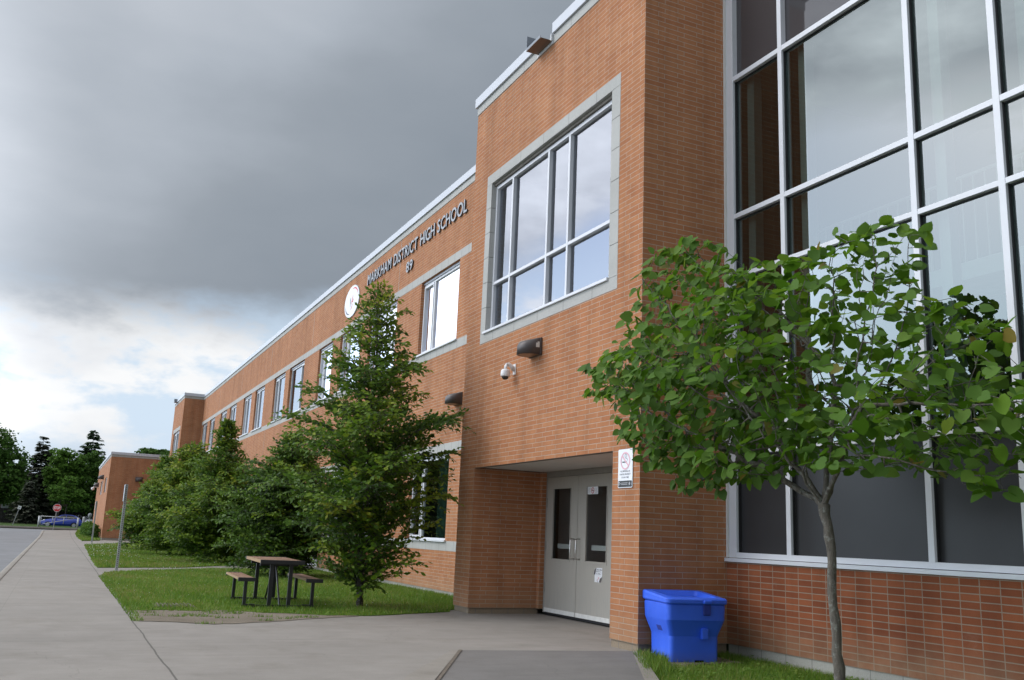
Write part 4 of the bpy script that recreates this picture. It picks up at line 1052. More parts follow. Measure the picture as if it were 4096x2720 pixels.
for s_ in (-1, 1):
    m_ = MB(); xx = lambda z: s_ * (.775 - (z - .95) / .45 * .17)
    for q_ in ([(-.52, .98), (-.02, 1.29), (.42, 1.35), (.42, .99)], [(.50, .99), (.50, 1.35), (.98, 1.33), (1.42, 1.16), (1.5, 1.0)]):
        m_.bm.faces.new([m_.bm.verts.new((xx(z) + s_ * .012, y, z)) for y, z in q_])
    m_.build('side_window', M['car_glass'], car)
m_ = MB(); m_.quad((-.62, -.72, .99), (.62, -.72, .99), (.52, -.10, 1.345), (-.52, -.10, 1.345)); o = m_.build('windscreen', M['car_glass'], car); o.location = (0, -.03, .015)
for s_ in (-1, 1):
    m_ = MB(); m_.loft([[(s_ * .55, -2.00, .60), (s_ * .82, -1.86, .62), (s_ * .84, -1.55, .79), (s_ * .6, -1.62, .80)], [(s_ * .55, -2.06, .62), (s_ * .875, -1.9, .63), (s_ * .875, -1.56, .80), (s_ * .6, -1.62, .83)]]); m_.build('headlight', M['chrome'], car)
    for y in (-1.27, 1.27):
        w_ = MB(); w_.tube([(s_ * .70, y, .31), (s_ * .885, y, .31)], .31, 20); wo = w_.build('wheel', M['tyre'], car)
        w_ = MB(); w_.tube([(s_ * .80, y, .31), (s_ * .893, y, .31)], .19, 14); w_.build('rim', M['alu_shade'], wo)
    m_ = MB(); m_.box(s_ * .86 if s_ > 0 else -1.02, 1.02 if s_ > 0 else -.86, -.62, -.48, .98, 1.08); m_.build('wing_mirror', M['car_blue'], car, bevel=.02)
m_ = MB(); m_.box(-.8, .8, -2.09, -1.95, .32, .46); m_.build('bumper', M['chrome'], car, bevel=.02)

# ------------------------------------------------------------------ leaves and trees
def orient(pos, fwd, nrm):
    """frames: columns fwd, side, up"""
    f = fwd / np.linalg.norm(fwd, axis=1, keepdims=True)
    s = np.cross(nrm, f); s /= np.linalg.norm(s, axis=1, keepdims=True) + 1e-9
    u = np.cross(f, s)
    return f, s, u
def leaves(pos, fwd, nrm, size, tmpl, faces):
    f, s, u = orient(pos, fwd, nrm); n = len(pos)
    T = tmpl[None] * size[:, None, None]
    V = pos[:, None] + T[..., 0:1] * f[:, None] + T[..., 1:2] * s[:, None] + T[..., 2:3] * u[:, None]
    m = tmpl.shape[0]
    F = (np.array(faces)[None] + (np.arange(n) * m)[:, None, None])
    return V.reshape(-1, 3), F.reshape(-1), len(faces)
HEART = np.array([(0, 0, 0), (.48, 0, -.04), (1.02, 0, -.12), (-.15, .18, .04), (-.10, .40, .08), (.20, .53, .09), (.55, .47, .05), (.84, .24, -.04), (-.15, -.18, .04), (-.10, -.40, .08), (.20, -.53, .09), (.55, -.47, .05), (.84, -.24, -.04)])
HEARTF = [(0, 3, 4), (0, 4, 5), (0, 5, 1), (1, 5, 6), (1, 6, 7), (1, 7, 2), (0, 9, 8), (0, 10, 9), (0, 1, 10), (1, 11, 10), (1, 12, 11), (1, 2, 12)]
OVAL = np.array([(0, 0, 0), (.5, .26, .05), (1.0, 0, -.08), (.5, -.26, .05)])
OVALF = [(0, 2, 1), (0, 3, 2)]
QUAD = np.array([(-.5, -.32, 0), (.1, -.5, .08), (.6, .05, -.05), (-.05, .5, .06)])
QUADF = [(0, 1, 2), (0, 2, 3)]
def unit(v): return v / (np.linalg.norm(v, axis=-1, keepdims=True) + 1e-9)

def tubes(segs, nside=5):
    """segs: list of (p0, p1, r0, r1) -> verts, quads"""
    P0 = np.array([s[0] for s in segs]); P1 = np.array([s[1] for s in segs]); r0 = np.array([s[2] for s in segs]); r1 = np.array([s[3] for s in segs])
    d = unit(P1 - P0); a = np.where(np.abs(d[:, 2:3]) < .9, np.array([[0, 0, 1.]]), np.array([[1., 0, 0]]))
    u = unit(np.cross(d, a)); w = np.cross(d, u)
    ang = np.arange(nside) * 2 * np.pi / nside
    ringv = np.cos(ang)[None, :, None] * u[:, None] + np.sin(ang)[None, :, None] * w[:, None]
    A = P0[:, None] + ringv * r0[:, None, None]; B = P1[:, None] + ringv * r1[:, None, None]
    V = np.concatenate([A, B], 1).reshape(-1, 3)
    k = np.arange(nside); k2 = (k + 1) % nside
    q = np.stack([k, k2, k2 + nside, k + nside], 1)
    F = (q[None] + (np.arange(len(segs)) * 2 * nside)[:, None, None]).reshape(-1)
    return V, F

# ---- redbud in the foreground: branches grown into the crown volume, every leaf a heart-shaped blade
RX, RY = 3.70, -.6
POLY = [(0.13, 2.83), (0.58, 3.27), (1.34, 3.33), (1.45, 3.82), (1.37, 4.22), (1.8, 4.22), (2.29, 4.02), (2.67, 3.66), (3.15, 3.66), (3.57, 3.52), (3.82, 3.66), (4.19, 3.57), (4.41, 3.63), (4.73, 3.52), (4.68, 3.37), (4.38, 3.17), (4.78, 3.11), (4.69, 2.97), (5.01, 2.87), (5.26, 2.6), (5.41, 2.38), (5.73, 2.14), (5.75, 1.74), (5.36, 1.79), (5.21, 1.5), (4.82, 1.56), (4.46, 1.67), (4.01, 1.62), (3.6, 1.78), (3.25, 1.74), (2.4, 1.62), (1.8, 1.61), (1.59, 1.83), (1.04, 1.86), (0.87, 2.22), (1.11, 2.48), (0.23, 2.59)]
HOLE = [(3.3, 3.3), (4.5, 3.1), (4.65, 2.6), (4.35, 1.99), (3.5, 2.02), (3.2, 2.63)]
def fc_(x): return float(np.clip((4.2 - x) / 1.6, .25, 1))
def redbud():
    r_ = np.random.default_rng(21)
    def wt(q): return np.where(in_poly(q[:, 0], q[:, 1], HOLE), .30, np.where(q[:, 0] < 3.1, 1.0, .8)) * np.where(q[:, 1] < 2.2, 1.0, .66)
    q = sample_poly(POLY, 4200, wt)
    seg = [(np.array(a), np.array(b)) for a, b in zip(POLY, POLY[1:] + POLY[:1])]
    dist = np.min([np.linalg.norm(q - (a + np.clip(((q - a) @ (b - a)) / ((b - a) @ (b - a)), 0, 1)[:, None] * (b - a)), axis=1) for a, b in seg], axis=0)
    hd = .10 + .95 * np.clip(dist / .65, 0, 1)
    dy = r_.uniform(-1, 1, len(q)) * hd
    att = np.stack([q[:, 0], RY + dy, q[:, 1]], 1)
    ex_x = r_.uniform(2.5, 4.6, 300); ex = np.stack([ex_x, r_.uniform(-1.25, -.75, 300), 1.70 + .10 * np.sin(ex_x * 5.5) + r_.uniform(0, .5, 300)], 1); att = np.concatenate([att, ex])
    # keep every point clear of the glass and the brick corner
    att[:, 1] = np.minimum(att[:, 1], 1.0); near = att[:, 0] < .5
    att[near, 1] = np.minimum(att[near, 1], -.25)
    # trunk and main limbs
    T = [np.array(p) for p in [(RX - .0, RY, -.2), (RX + .01, RY, .25), (RX - .03, RY, .7), (RX - .05, RY + .0, 1.15), (RX - .10, RY, 1.48)]]
    nodes = [T[0]]; par = [-1]
    for a, b in zip(T, T[1:]):
        for k in range(1, 5): nodes.append(a + (b - a) * k / 4 + r_.normal(0, .006, 3)); par.append(len(nodes) - 2)
    ntrunk = len(nodes); base = len(nodes) - 1
    for tip in [(3.2, -.75, 2.1), (3.9, -.55, 2.2), (3.5, -.35, 2.45), (4.2, -.8, 2.2), (2.95, -.6, 1.80), (3.5, -1.0, 1.95)]:
        tip = np.array(tip); p = nodes[base]; last = base; n = 6
        for k in range(1, n + 1):
            f = k / n; pt_ = p + (tip - p) * f + np.array([0, 0, -.12 * math.sin(math.pi * f) * 0]) + r_.normal(0, .012, 3)
            nodes.append(pt_); par.append(last); last = len(nodes) - 1
    alive = np.ones(len(att), bool)
    for it in range(90):
        N = np.array(nodes); A = att[alive]
        if len(A) == 0: break
        D = np.linalg.norm(A[:, None] - N[None, ntrunk - 1:], axis=2)
        near_i = D.argmin(1) + ntrunk - 1; dmin = D.min(1)
        k_al = np.where(alive)[0]
        grow = {}
        for j, ni in enumerate(near_i):
            if dmin[j] < 1.6: grow.setdefault(ni, []).append(unit(A[j] - N[ni]))
        for ni, ds in grow.items():
            d = unit(np.mean(ds, 0) + r_.normal(0, .12, 3) + np.array([0, 0, .04])); new = N[ni] + d * .10
            nodes.append(new); par.append(ni)
        N = np.array(nodes)
        dd = np.linalg.norm(att[k_al][:, None] - N[None, -len(grow):], axis=2).min(1) if grow else np.full(len(k_al), 9)
        alive[k_al[dd < .13]] = False
        if len(nodes) > 15000: break
    N = np.array(nodes); par = np.array(par); n = len(N)
    load = np.zeros(n); kids = np.zeros(n, int)
    for i in range(n - 1, 0, -1):
        if kids[i] == 0: load[i] = 1
        load[par[i]] += load[i]; kids[par[i]] += 1
    rad = .0022 * np.maximum(load, 1) ** .47; rad = np.minimum(rad, .052)
    for i in range(ntrunk): rad[i] = .041 - .006 * min(i, 10) / 10 + (.012 if i < 3 else 0) + (.012 * max(0, i - 12) / 4)
    tree = thing('redbud_tree', 'young tree with heart-shaped leaves and slim grey trunk before the glazed stair hall', 'tree', (RX, RY, -.09))
    off = np.array([RX, RY, -.09])
    segs = [(N[par[i]] - off, N[i] - off, rad[par[i]] if kids[par[i]] < 3 or load[i] > load[par[i]] * .4 else min(rad[par[i]], rad[i] * 1.4), rad[i]) for i in range(ntrunk, n)]
    V, F = tubes(segs, 5); np_mesh('branches', V, F, 4, M['bark'], tree, None, True)
    m_ = MB(); pts = []; rr_ = []
    for i in range(ntrunk): pts.append(tuple(N[i] - off)); rr_.append(rad[i] * (1 + .10 * math.sin(i * 2.1) + r_.uniform(-.06, .08)))
    m_.tube(pts, rr_, 14); m_.build('trunk', M['bark'], tree, True)
    # leaves on thin outer shoots
    outer = np.where((load <= 9))[0]; outer = outer[outer >= ntrunk]
    pos = []; fw = []; nm = []; sz = []
    for i in outer:
        d = unit(N[i] - N[par[i]]); side = unit(np.cross(d, [0, 0, 1]) + 1e-3)
        k = (1 if r_.random() < .95 else 0) + (1 if r_.random() < (.60 if N[i][0] < 3.1 else .40) else 0) + (1 if kids[i] == 0 else 0) + (1 if kids[i] == 0 and r_.random() < .45 else 0)
        for m in range(k):
            sgn = 1 if (m + i) % 2 else -1
            pet = unit(d * .5 + side * sgn * .9 + np.array([0, 0, .15]) + r_.normal(0, .35, 3))
            p = N[i] + pet * r_.uniform(.02, .05)
            out = np.array([N[i][0] - RX, N[i][1] - RY, 0.0]); out = unit(out + r_.normal(0, .5, 3) * np.linalg.norm(out + .2))
            f = unit(pet * .7 + out * .5 + np.array([0, 0, -.75 * fc_(N[i][0])]) + r_.normal(0, .3, 3))
            fc = np.clip((3.8 - N[i][0]) / 1.6, .12, 1); nn = unit(np.array([0, 0, .62]) + out * .3 + np.array([.34, -.62, 0]) * fc + r_.normal(0, .33, 3))
            pos.append(p); fw.append(f); nm.append(nn); sz.append(r_.triangular(.05, .098, .122))
    pos = np.array(pos); 
    bad = (pos[:, 0] < .12) & (pos[:, 1] > -.06); bad |= pos[:, 1] > 1.15; bad |= (pos[:, 0] < 1.2) & (pos[:, 2] < 2.56); bad |= (pos[:, 0] < .62) & (pos[:, 2] > 3.1); bad |= pos[:, 0] < .1
    k = ~bad
    pos = pos[k]; fw = np.array(fw)[k]; nm = np.array(nm)[k]; sz = np.array(sz)[k]
    V, F, nf = leaves(pos - off, fw, nm, sz, HEART, HEARTF)
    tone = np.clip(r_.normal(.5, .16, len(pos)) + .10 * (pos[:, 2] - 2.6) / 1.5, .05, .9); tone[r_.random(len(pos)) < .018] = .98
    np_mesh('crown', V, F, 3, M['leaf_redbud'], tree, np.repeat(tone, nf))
    print("LEAVES", len(pos)); return len(pos)
nred = redbud()

# ---- hornbeams: ascending branches carrying flat leafy sprays
def hornbeam(x, y, H, prof, nbr, seed, label, leafsize=.06, step=.034, group=None, dens=1.0, light=0.0, trunk_r=.06, z0=-.08):
    r_ = np.random.default_rng(seed)
    tree = thing('hornbeam_tree', label, 'tree', (x, y, z0), 0, group)
    hs, rs = zip(*prof)
    segs = []; pos = []; fw = []; nm = []; sz = []; tn = []
    n = 10
    tp = [np.array([math.sin(k * 1.3) * .03, math.cos(k * 1.7) * .03, H * k / n]) for k in range(n + 1)]
    for k in range(n): segs.append((tp[k], tp[k + 1], trunk_r * (1 - .88 * k / n), trunk_r * (1 - .88 * (k + 1) / n)))
    for b in range(nbr):
        f = (b + .5) / nbr; zt = H * (.055 + .925 * f ** .9)
        rad = np.interp(zt, hs, rs) * (r_.uniform(.42, 1.0) if r_.random() < .8 else r_.uniform(1.0, 1.22)); 
        if rad < .05: rad = .05
        az = b * 2.399963 + r_.normal(0, .25)
        zs = max(.12 * H * .5, zt - rad * r_.uniform(.35, .85)); 
        c, s = math.cos(az), math.sin(az)
        P0 = np.array([0, 0, zs]); P1 = np.array([c * rad * .5, s * rad * .5, zt + rad * .02]); P2 = np.array([c * rad, s * rad, zt + r_.normal(0, .05)])
        m = max(5, int(rad / .07))
        ts = np.linspace(0, 1, m + 1); pts = [(1 - t_) ** 2 * P0 + 2 * t_ * (1 - t_) * P1 + t_ ** 2 * P2 for t_ in ts]
        br = min(.018, .006 + rad * .009)
        for k in range(m): segs.append((pts[k], pts[k + 1], br * (1 - .85 * k / m), br * (1 - .85 * (k + 1) / m)))
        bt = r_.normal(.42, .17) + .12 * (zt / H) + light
        for k in range(1, m + 1):
            t_ = ts[k]
            if t_ < .22 and r_.random() < .6: continue
            d = unit(pts[k] - pts[k - 1]); side = unit(np.cross(d, [0, 0, 1.])); up = np.cross(side, d)
            for sg in (-1, 1):
                if r_.random() > dens: continue
                tl = (.12 + .50 * rad * (1 - t_ * .72) * r_.uniform(.5, 1.15)) 
                td = unit(d * r_.uniform(.5, .9) + side * sg + up * r_.normal(.12, .34) + np.array([0, 0, r_.normal(.0, .2)]))
                e = pts[k] + td * tl + np.array([0, 0, -.10 * tl])
                segs.append((pts[k], e, .004, .0015))
                nl = max(3, int(tl / step))
                for j in range(nl):
                    u = (j + .7) / nl; p = pts[k] + (e - pts[k]) * u
                    ls = unit(np.cross(td, up)); sg2 = 1 if j % 2 else -1
                    pos.append(p + r_.normal(0, .008, 3)); fw.append(td * .7 + ls * sg2 * (.8 if j < nl - 1 else .1) + np.array([0, 0, -.22]) + r_.normal(0, .22, 3))
                    nm.append(np.array([0, 0, .6]) + .95 * np.array([c, s, 0]) + r_.normal(0, .45, 3)); sz.append(leafsize * r_.uniform(.7, 1.25)); tn.append(bt + .30 * (t_ * u - .4) + r_.normal(0, .12))
            # leaf on the branch tip itself
            pos.append(pts[k]); fw.append(d + r_.normal(0, .3, 3)); nm.append(np.array([0, 0, 1.]) + r_.normal(0, .3, 3)); sz.append(leafsize); tn.append(bt + .2)
    V, F = tubes(segs, 4); np_mesh('trunk', V, F, 4, M['bark_dark'], tree, None, True)
    pos = np.array(pos); fw = np.array(fw); nm = np.array(nm); sz = np.array(sz)
    V, F, nf = leaves(pos, fw, nm, sz, OVAL, OVALF)
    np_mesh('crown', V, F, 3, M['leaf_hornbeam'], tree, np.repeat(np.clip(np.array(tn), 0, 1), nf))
    print("LEAVES", len(pos)); return len(pos)
GRP = 'hornbeams planted in a row along the facade'
nh = hornbeam(-6.0, -1.5, 5.48, [(0, .25), (.35, .7), (.9, .95), (1.5, 1.25), (2.2, 1.5), (2.9, 1.52), (3.5, 1.15), (4.2, .75), (4.9, .42), (5.3, .16), (5.5, .04)], 125, 3, 'tallest conical hornbeam with horizontal sprays, nearest the entrance bay', .098, .044, GRP, 1.0, .10)
nh2 = hornbeam(-15.6, -.70, 3.75, [(0, .95), (.5, 1.3), (1.2, 1.5), (2.0, 1.4), (2.7, 1.05), (3.3, .6), (3.75, .1)], 190, 5, 'dark bushy hornbeam right behind the picnic table', .105, .048, GRP, 1.0, -.15)
nh3 = hornbeam(-23.5, -1.25, 4.75, [(0, 1.2), (.8, 1.7), (1.8, 1.75), (2.6, 1.45), (3.3, .9), (3.8, .42), (4.3, .38), (4.75, .08)], 200, 8, 'hornbeam with a narrow upright leader, second bush beyond the picnic table', .12, .055, GRP, 1.0, .08)
hornbeam(-29.5, -1.6, 4.35, [(0, 1.3), (.8, 1.8), (1.8, 1.9), (2.8, 1.6), (3.6, 1.0), (4.1, .5), (4.45, .1)], 190, 11, 'rounded hornbeam with a pale green top, third bush beyond the picnic table', .13, .06, GRP, 1.0, .14)
hornbeam(-36.5, -1.85, 4.25, [(0, 1.5), (.8, 2.0), (1.4, 1.9), (2.2, 1.35), (3.0, .95), (3.8, .5), (4.4, .1)], 170, 13, 'hornbeam furthest along the row, with long sprays reaching over the path', .15, .07, GRP, 1.0, .08)
hornbeam(-20.0, .25, 3.9, [(0, .5), (.8, 1.0), (1.8, 1.0), (2.6, .75), (3.4, .45), (3.9, .05)], 60, 17, 'thin yellowish hornbeam close to the wall behind the row', .07, .05, GRP, .75, .12)

# ---- far trees
def lumpy_tree(name, label, x, y, z, lobes, nleaf, size, mat, seed, trunk_h, trunk_r=.18, group=None):
    r_ = np.random.default_rng(seed)
    tree = thing(name, label, 'tree', (x, y, z), 0, group)
    pos = []; nrm = []
    vol = np.array([a * b * c for _, _, _, a, b, c in lobes]) ** .67; vol /= vol.sum()
    for (cx, cy, cz, a, b, c), w in zip(lobes, vol):
        # each lobe is a cloud of leaf clumps
        nc = max(8, int(nleaf * w / 26)); d = unit(r_.normal(0, 1, (nc, 3))); rr_ = r_.uniform(.45, 1.05, (nc, 1)) ** .6
        ctr = np.array([cx, cy, cz]) + d * rr_ * np.array([a, b, c])
        k = 26; p = ctr[:, None] + r_.normal(0, .16, (nc, k, 3)) * np.array([a, b, c * .6])[None, None] * 1.0
        pos.append(p.reshape(-1, 3)); nrm.append(np.repeat(d, k, 0) * .6 + np.array([0, 0, .7]))
    pos = np.concatenate(pos); nrm = np.concatenate(nrm); n = len(pos)
    fw = r_.normal(0, 1, (n, 3)); nrm = nrm + r_.normal(0, .5, (n, 3))
    V, F, nf = leaves(pos, fw, nrm, size * r_.uniform(.6, 1.3, n), QUAD, QUADF)
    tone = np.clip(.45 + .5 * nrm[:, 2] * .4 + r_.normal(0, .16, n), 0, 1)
    np_mesh('crown', V, F, 3, mat, tree, np.repeat(tone, nf))
    segs = [(np.array([0, 0, -.3]), np.array([.05, .05, trunk_h]), trunk_r, trunk_r * .7)]
    for (cx, cy, cz, a, b, c) in lobes: segs.append((np.array([.05, .05, trunk_h * .9]), np.array([cx, cy, cz]), trunk_r * .5, .03))
    V, F = tubes(segs, 7); np_mesh('trunk', V, F, 4, M['bark_dark'], tree, None, True)
    return tree
def spruce(label, x, y, z, H, rad, mat, seed, start=.08, dens=1.0, whorls=24):
    r_ = np.random.default_rng(seed); tree = thing('spruce_tree', label, 'tree', (x, y, z))
    segs = [(np.array([0, 0, -.3]), np.array([0, 0, H]), .02 * H, .01)]; pos = []; fw = []; nm = []; tn = []; sz = []
    for w in range(whorls):
        f = w / (whorls - 1); zz = H * (start + (1 - start) * f) + r_.normal(0, .012 * H); L = rad * (1 - f) ** .85 * r_.uniform(.8, 1.12) + .12
        for b in range(int(13 * dens) if f < .9 else 6):
            az = r_.uniform(0, 6.283); l = L * r_.uniform(.7, 1.1); c, s = math.cos(az), math.sin(az)
            zz2 = zz + r_.normal(0, .02 * H); l *= r_.uniform(.75, 1.1); e = np.array([c * l, s * l, zz2 + r_.uniform(-.25, .12) * l]); p0 = np.array([0, 0, zz2]); segs.append((p0, e, .03, .008))
            m = max(3, int(l / .16))
            for k in range(m):
                u = (k + 1) / m
                for sg in (-1, 1, 0):
                    q_ = p0 + (e - p0) * u + np.array([-s, c, 0]) * sg * .16 * (1.15 - u) * max(1, l) + r_.normal(0, .05, 3) + np.array([0, 0, -.18 * u * (1 - u)])
                    pos.append(q_); fw.append(np.array([c, s, -.25]) + np.array([-s, c, 0]) * sg * .7); nm.append(np.array([0, 0, 1.]) + r_.normal(0, .3, 3)); sz.append(.55 * r_.uniform(.7, 1.2)); tn.append(.15 + .6 * u + r_.normal(0, .15))
    V, F = tubes(segs, 5); np_mesh('trunk', V, F, 4, M['bark_dark'], tree, None, True)
    V, F, nf = leaves(np.array(pos), np.array(fw), np.array(nm), np.array(sz), OVAL * np.array([1, 1.1, 1]), OVALF)
    np_mesh('crown', V, F, 3, mat, tree, np.repeat(np.clip(np.array(tn), 0, 1), nf))
    return tree
def P_at(x, y, xr=-125):  # scales a point seen at depth xr to another depth along the same line of sight from the pavement
    pass
lumpy_tree('maple_tree', 'large dark maple at the left edge behind the wooden fence', -118, -12.8, .4, [(0, -1.2, 8.6, 2.2, 2.6, 2.6), (-.5, 1.2, 6.6, 2.2, 1.7, 2.0), (.5, -.5, 5.0, 2.4, 2.9, 2.0), (.5, 1.0, 3.8, 2.0, 1.7, 1.5), (0, -3, 6, 2.2, 2, 3), (.5, -2.0, 3.0, 2, 2.2, 1.6)], 9500, .34, M['leaf_far'], 31, 3.0)
spruce('dark brownish spruce between the two large maples', -124, -8.9, .4, 10.6, 2.7, M['needle'], 41, .1)
spruce('green spruce with an open pointed top above the maples', -134, -3.0, .4, 12.8, 3.8, M['needle_green'], 42, .35, .8, 18)
lumpy_tree('maple_tree', 'bright green maple in the middle of the far tree line', -120, -6.2, .4, [(0, 0, 7.6, 1.6, 1.5, 1.7), (0, -1.0, 6.2, 1.6, 1.2, 1.2), (.3, .2, 5.0, 1.8, 2.0, 1.6), (0, 1.4, 6.5, 1.5, 1.2, 1.6)], 6500, .30, M['leaf_far_light'], 32, 3.2)
lumpy_tree('maple_tree', 'dark green maple beside the low brick wing', -122, -2.6, .4, [(0, -.7, 7.6, 1.7, 1.4, 1.7), (0, .7, 6.9, 1.7, 1.5, 1.7), (.3, 0, 5.0, 2.0, 2.2, 1.9), (.5, -.3, 3.0, 1.8, 1.8, 1.5), (0, 2.2, 5.0, 2, 2, 3)], 8000, .30, M['leaf_far'], 33, 2.5)
lumpy_tree('maple_tree', 'pale thin-topped maple far behind the bright green one', -140, -7.7, .4, [(0, 0, 9.2, 1.5, 1.2, 1.2), (0, .8, 8.0, 1.5, 1.2, 1.4)], 1600, .30, M['leaf_far_light'], 34, 6)
lumpy_tree('young_maple', 'small light green tree with layered crown on the verge behind the stop sign', -110, -5.4, .4, [(0, .0, 5.0, 1.0, .9, .55), (0, -.5, 4.1, 1.1, 1.3, .6), (0, .7, 3.6, 1.2, 1.3, .7), (0, -.4, 3.0, 1.1, 1.2, .5), (0, .9, 2.4, 1.0, 1.0, .4)], 3800, .22, M['leaf_far_light'], 35, 2.6, .09)
spruce('small dark conifer on the verge right of the tilted sign', -112, -9.3, .4, 4.8, 1.3, M['needle'], 43, .12, .9, 14)
lumpy_tree('locust_tree', 'flat-topped tree showing above the roof of the low brick wing', -112, 3.3, .4, [(0, -.4, 9.0, 1.6, 1.5, .5), (0, 1.2, 8.9, 1.5, 1.3, .6), (0, 3, 8.7, 1.5, 1.5, .7)], 3000, .30, M['leaf_far'], 36, 7)
lumpy_tree('maple_tree', 'dark shrubby maple low behind the barrier gate', -128, -5.5, .4, [(0, -2.5, 2.6, 1.6, 2.2, 1.6), (0, .5, 2.8, 1.6, 2.4, 1.8), (0, 3.5, 3, 1.6, 2.4, 2.2), (0, -5.5, 3, 1.6, 2.2, 1.8)], 7000, .30, M['leaf_far'], 37, 1)
# trees across the road, behind the photographer: the low glazing mirrors them
for k, (x, y, s_) in enumerate(((-30, -62, .5), (-13, -66, .42), (2, -60, .45), (-52, -64, .6))):
    lumpy_tree('maple_tree', ['broad maple across the road, mirrored in the stair hall glass', 'shorter maple across the road, second in the mirrored row', 'maple across the road opposite the entrance doors', 'tall maple across the road opposite the hornbeams', 'maple across the road at the near end of the mirrored row', 'maple across the road opposite the far bay'][k], x, y, -.1,
        [(0, 0, 6.2 * s_, 3.4, 3.4, 2.6 * s_), (2, 0, 4.2 * s_, 2.8, 2.6, 2.0), (-2.4, .5, 4.4 * s_, 2.6, 2.6, 2.0)], 1700, .6, M['leaf_far'], 60 + k, 2.4, .25)
# hedge by the low wing
def bush(name, label, x, y, z, lobes, n, size, mat, seed):
    t_ = lumpy_tree(name, label, x, y, z, lobes, n, size, mat, seed, .2, .05); t_['category'] = 'shrub'; return t_
bush('shrub', 'clipped green shrub with yellowish tips at the corner of the low brick wing', -66, -4.05, .0, [(0, 0, .55, 2.6, .42, .45), (2.5, .1, .5, 1.6, .36, .4)], 3800, .12, M['leaf_far_light'], 51)
bush('shrub', 'dark rounded shrub against the sunny wall of the low brick wing', -59.6, -3.85, -.08, [(0, 0, .45, .9, .34, .45), (-.9, 0, .5, .7, .3, .4)], 2200, .11, M['leaf_far'], 52)

# houses and fence behind the trees
hs = thing('house', 'dim brick house with a dark hipped roof behind the far trees', 'house', (-142, -10, .4))
m_ = MB(); m_.box(-4, 4, -5, 5.2, 0, 5.0); m_.build('wall', M['house_brick'], hs)
m_ = MB(); m_.loft([[(-4.6, -5.6, 5.0), (4.6, -5.6, 5.0), (4.6, 5.8, 5.0), (-4.6, 5.8, 5.0)], [(-.3, -2, 7.0), (.3, -2, 7.0), (.3, 2, 7.0), (-.3, 2, 7.0)]]); m_.build('roof', M['house_roof'], hs)
for y in (-2.5, 1.5):
    m_ = MB(); ring(m_, y - .6, y + .6, 2.8, 4.0, 0, .05, .08); bmesh.ops.transform(m_.bm, matrix=Matrix.Translation((4.06, 0, 0)) @ Matrix.Rotation(R(90), 4, 'Z'), verts=m_.bm.verts[:]); w_ = m_.build('window', M['garage'], hs)
    m_ = MB(); m_.box(4.005, 4.02, y - .55, y + .55, 2.85, 3.95); m_.build('pane', M['car_glass'], w_)
sh = thing('garden_shed', 'pale grey shed gable showing above the dark wooden fence at the far left', 'shed', (-131, -11.6, .4))
m_ = MB(); m_.box(-1.2, 1.2, -1.3, 1.3, 0, 2.55); m_.build('wall', M['garage'], sh)
m_ = MB(); m_.loft([[(-1.35, -1.45, 2.55), (1.35, -1.45, 2.55), (1.35, 1.45, 2.55), (-1.35, 1.45, 2.55)], [(-1.35, -.1, 3.0), (1.35, -.1, 3.0), (1.35, .1, 3.0), (-1.35, .1, 3.0)]]); m_.build('roof', M['house_roof'], sh)
fe = thing('wooden_fence', 'dark wooden board fence running behind the far verge', 'fence', (-127, -8, .4))
m_ = MB(); yy = -14.0
while yy < 12:
    m_.box(-.015, .015, yy, yy + .14, -.1, 1.8 + random.uniform(-.02, .02)); yy += .15
m_.build('boards', M['fence_wood'], fe)
m_ = MB(); m_.box(-.06, -.016, -14, 12, .35, .45); m_.box(-.06, -.016, -14, 12, 1.45, 1.55); m_.build('rail', M['fence_wood'], fe)

# ------------------------------------------------------------------ sky, sun, camera
w = bpy.data.worlds.new('World'); scn.world = w; w.use_nodes = True
wt = NT.__new__(NT); wt.t = w.node_tree; wt.n = wt.t.nodes; wt.l = wt.t.links
for nd in list(wt.n): wt.n.remove(nd)
out = wt.new('ShaderNodeOutputWorld'); bg = wt.new('ShaderNodeBackground'); bg.inputs['Strength'].default_value = .1
wt.l.new(bg.outputs[0], out.inputs['Surface'])
SUN_EL, SUN_DIR = R(42), Vector((-.45, -.89, 0)).normalized()
SUN_ROT = math.atan2(SUN_DIR.x, SUN_DIR.y) % (2 * math.pi)
sky = wt.new('ShaderNodeTexSky', sky_type='NISHITA', sun_disc=False); sky.sun_elevation = SUN_EL; sky.sun_rotation = SUN_ROT
sky.air_density = 1.0; sky.dust_density = 1.5; sky.ozone_density = 1.0
tc = wt.new('ShaderNodeTexCoord'); sp = wt.new('ShaderNodeSeparateXYZ'); wt.l.new(tc.outputs['Generated'], sp.inputs[0])
dx, dy, dz = sp.outputs
zc = wt.math('MAXIMUM', dz, 0.0)
den = wt.math('ADD', zc, .16)
px = wt.math('DIVIDE', dx, den); py = wt.math('DIVIDE', dy, den)
cb = wt.new('ShaderNodeCombineXYZ'); wt.l.new(px, cb.inputs[0]); wt.l.new(py, cb.inputs[1]); pv = cb.outputs[0]
n_big = wt.noise(pv, .55, 5, .5); n_mid = wt.noise(pv, 1.5, 7, .58); n_det = wt.noise(pv, 2.6, 8, .6)
def sstep(v, a, b):
    nd = wt.new('ShaderNodeMapRange', interpolation_type='SMOOTHSTEP'); wt.put(nd.inputs[0], v); nd.inputs[1].default_value = a; nd.inputs[2].default_value = b; return nd.outputs[0]
vs = wt.new('ShaderNodeVectorMath', operation='MULTIPLY'); wt.l.new(tc.outputs['Generated'], vs.inputs[0]); vs.inputs[1].default_value = (1, 1, 2.3)
n_soft = wt.noise(vs.outputs[0], 1.7, 4, .5); n_puff = wt.noise(vs.outputs[0], 5.5, 6, .58); n_low = wt.noise(vs.outputs[0], 3.1, 5, .5)
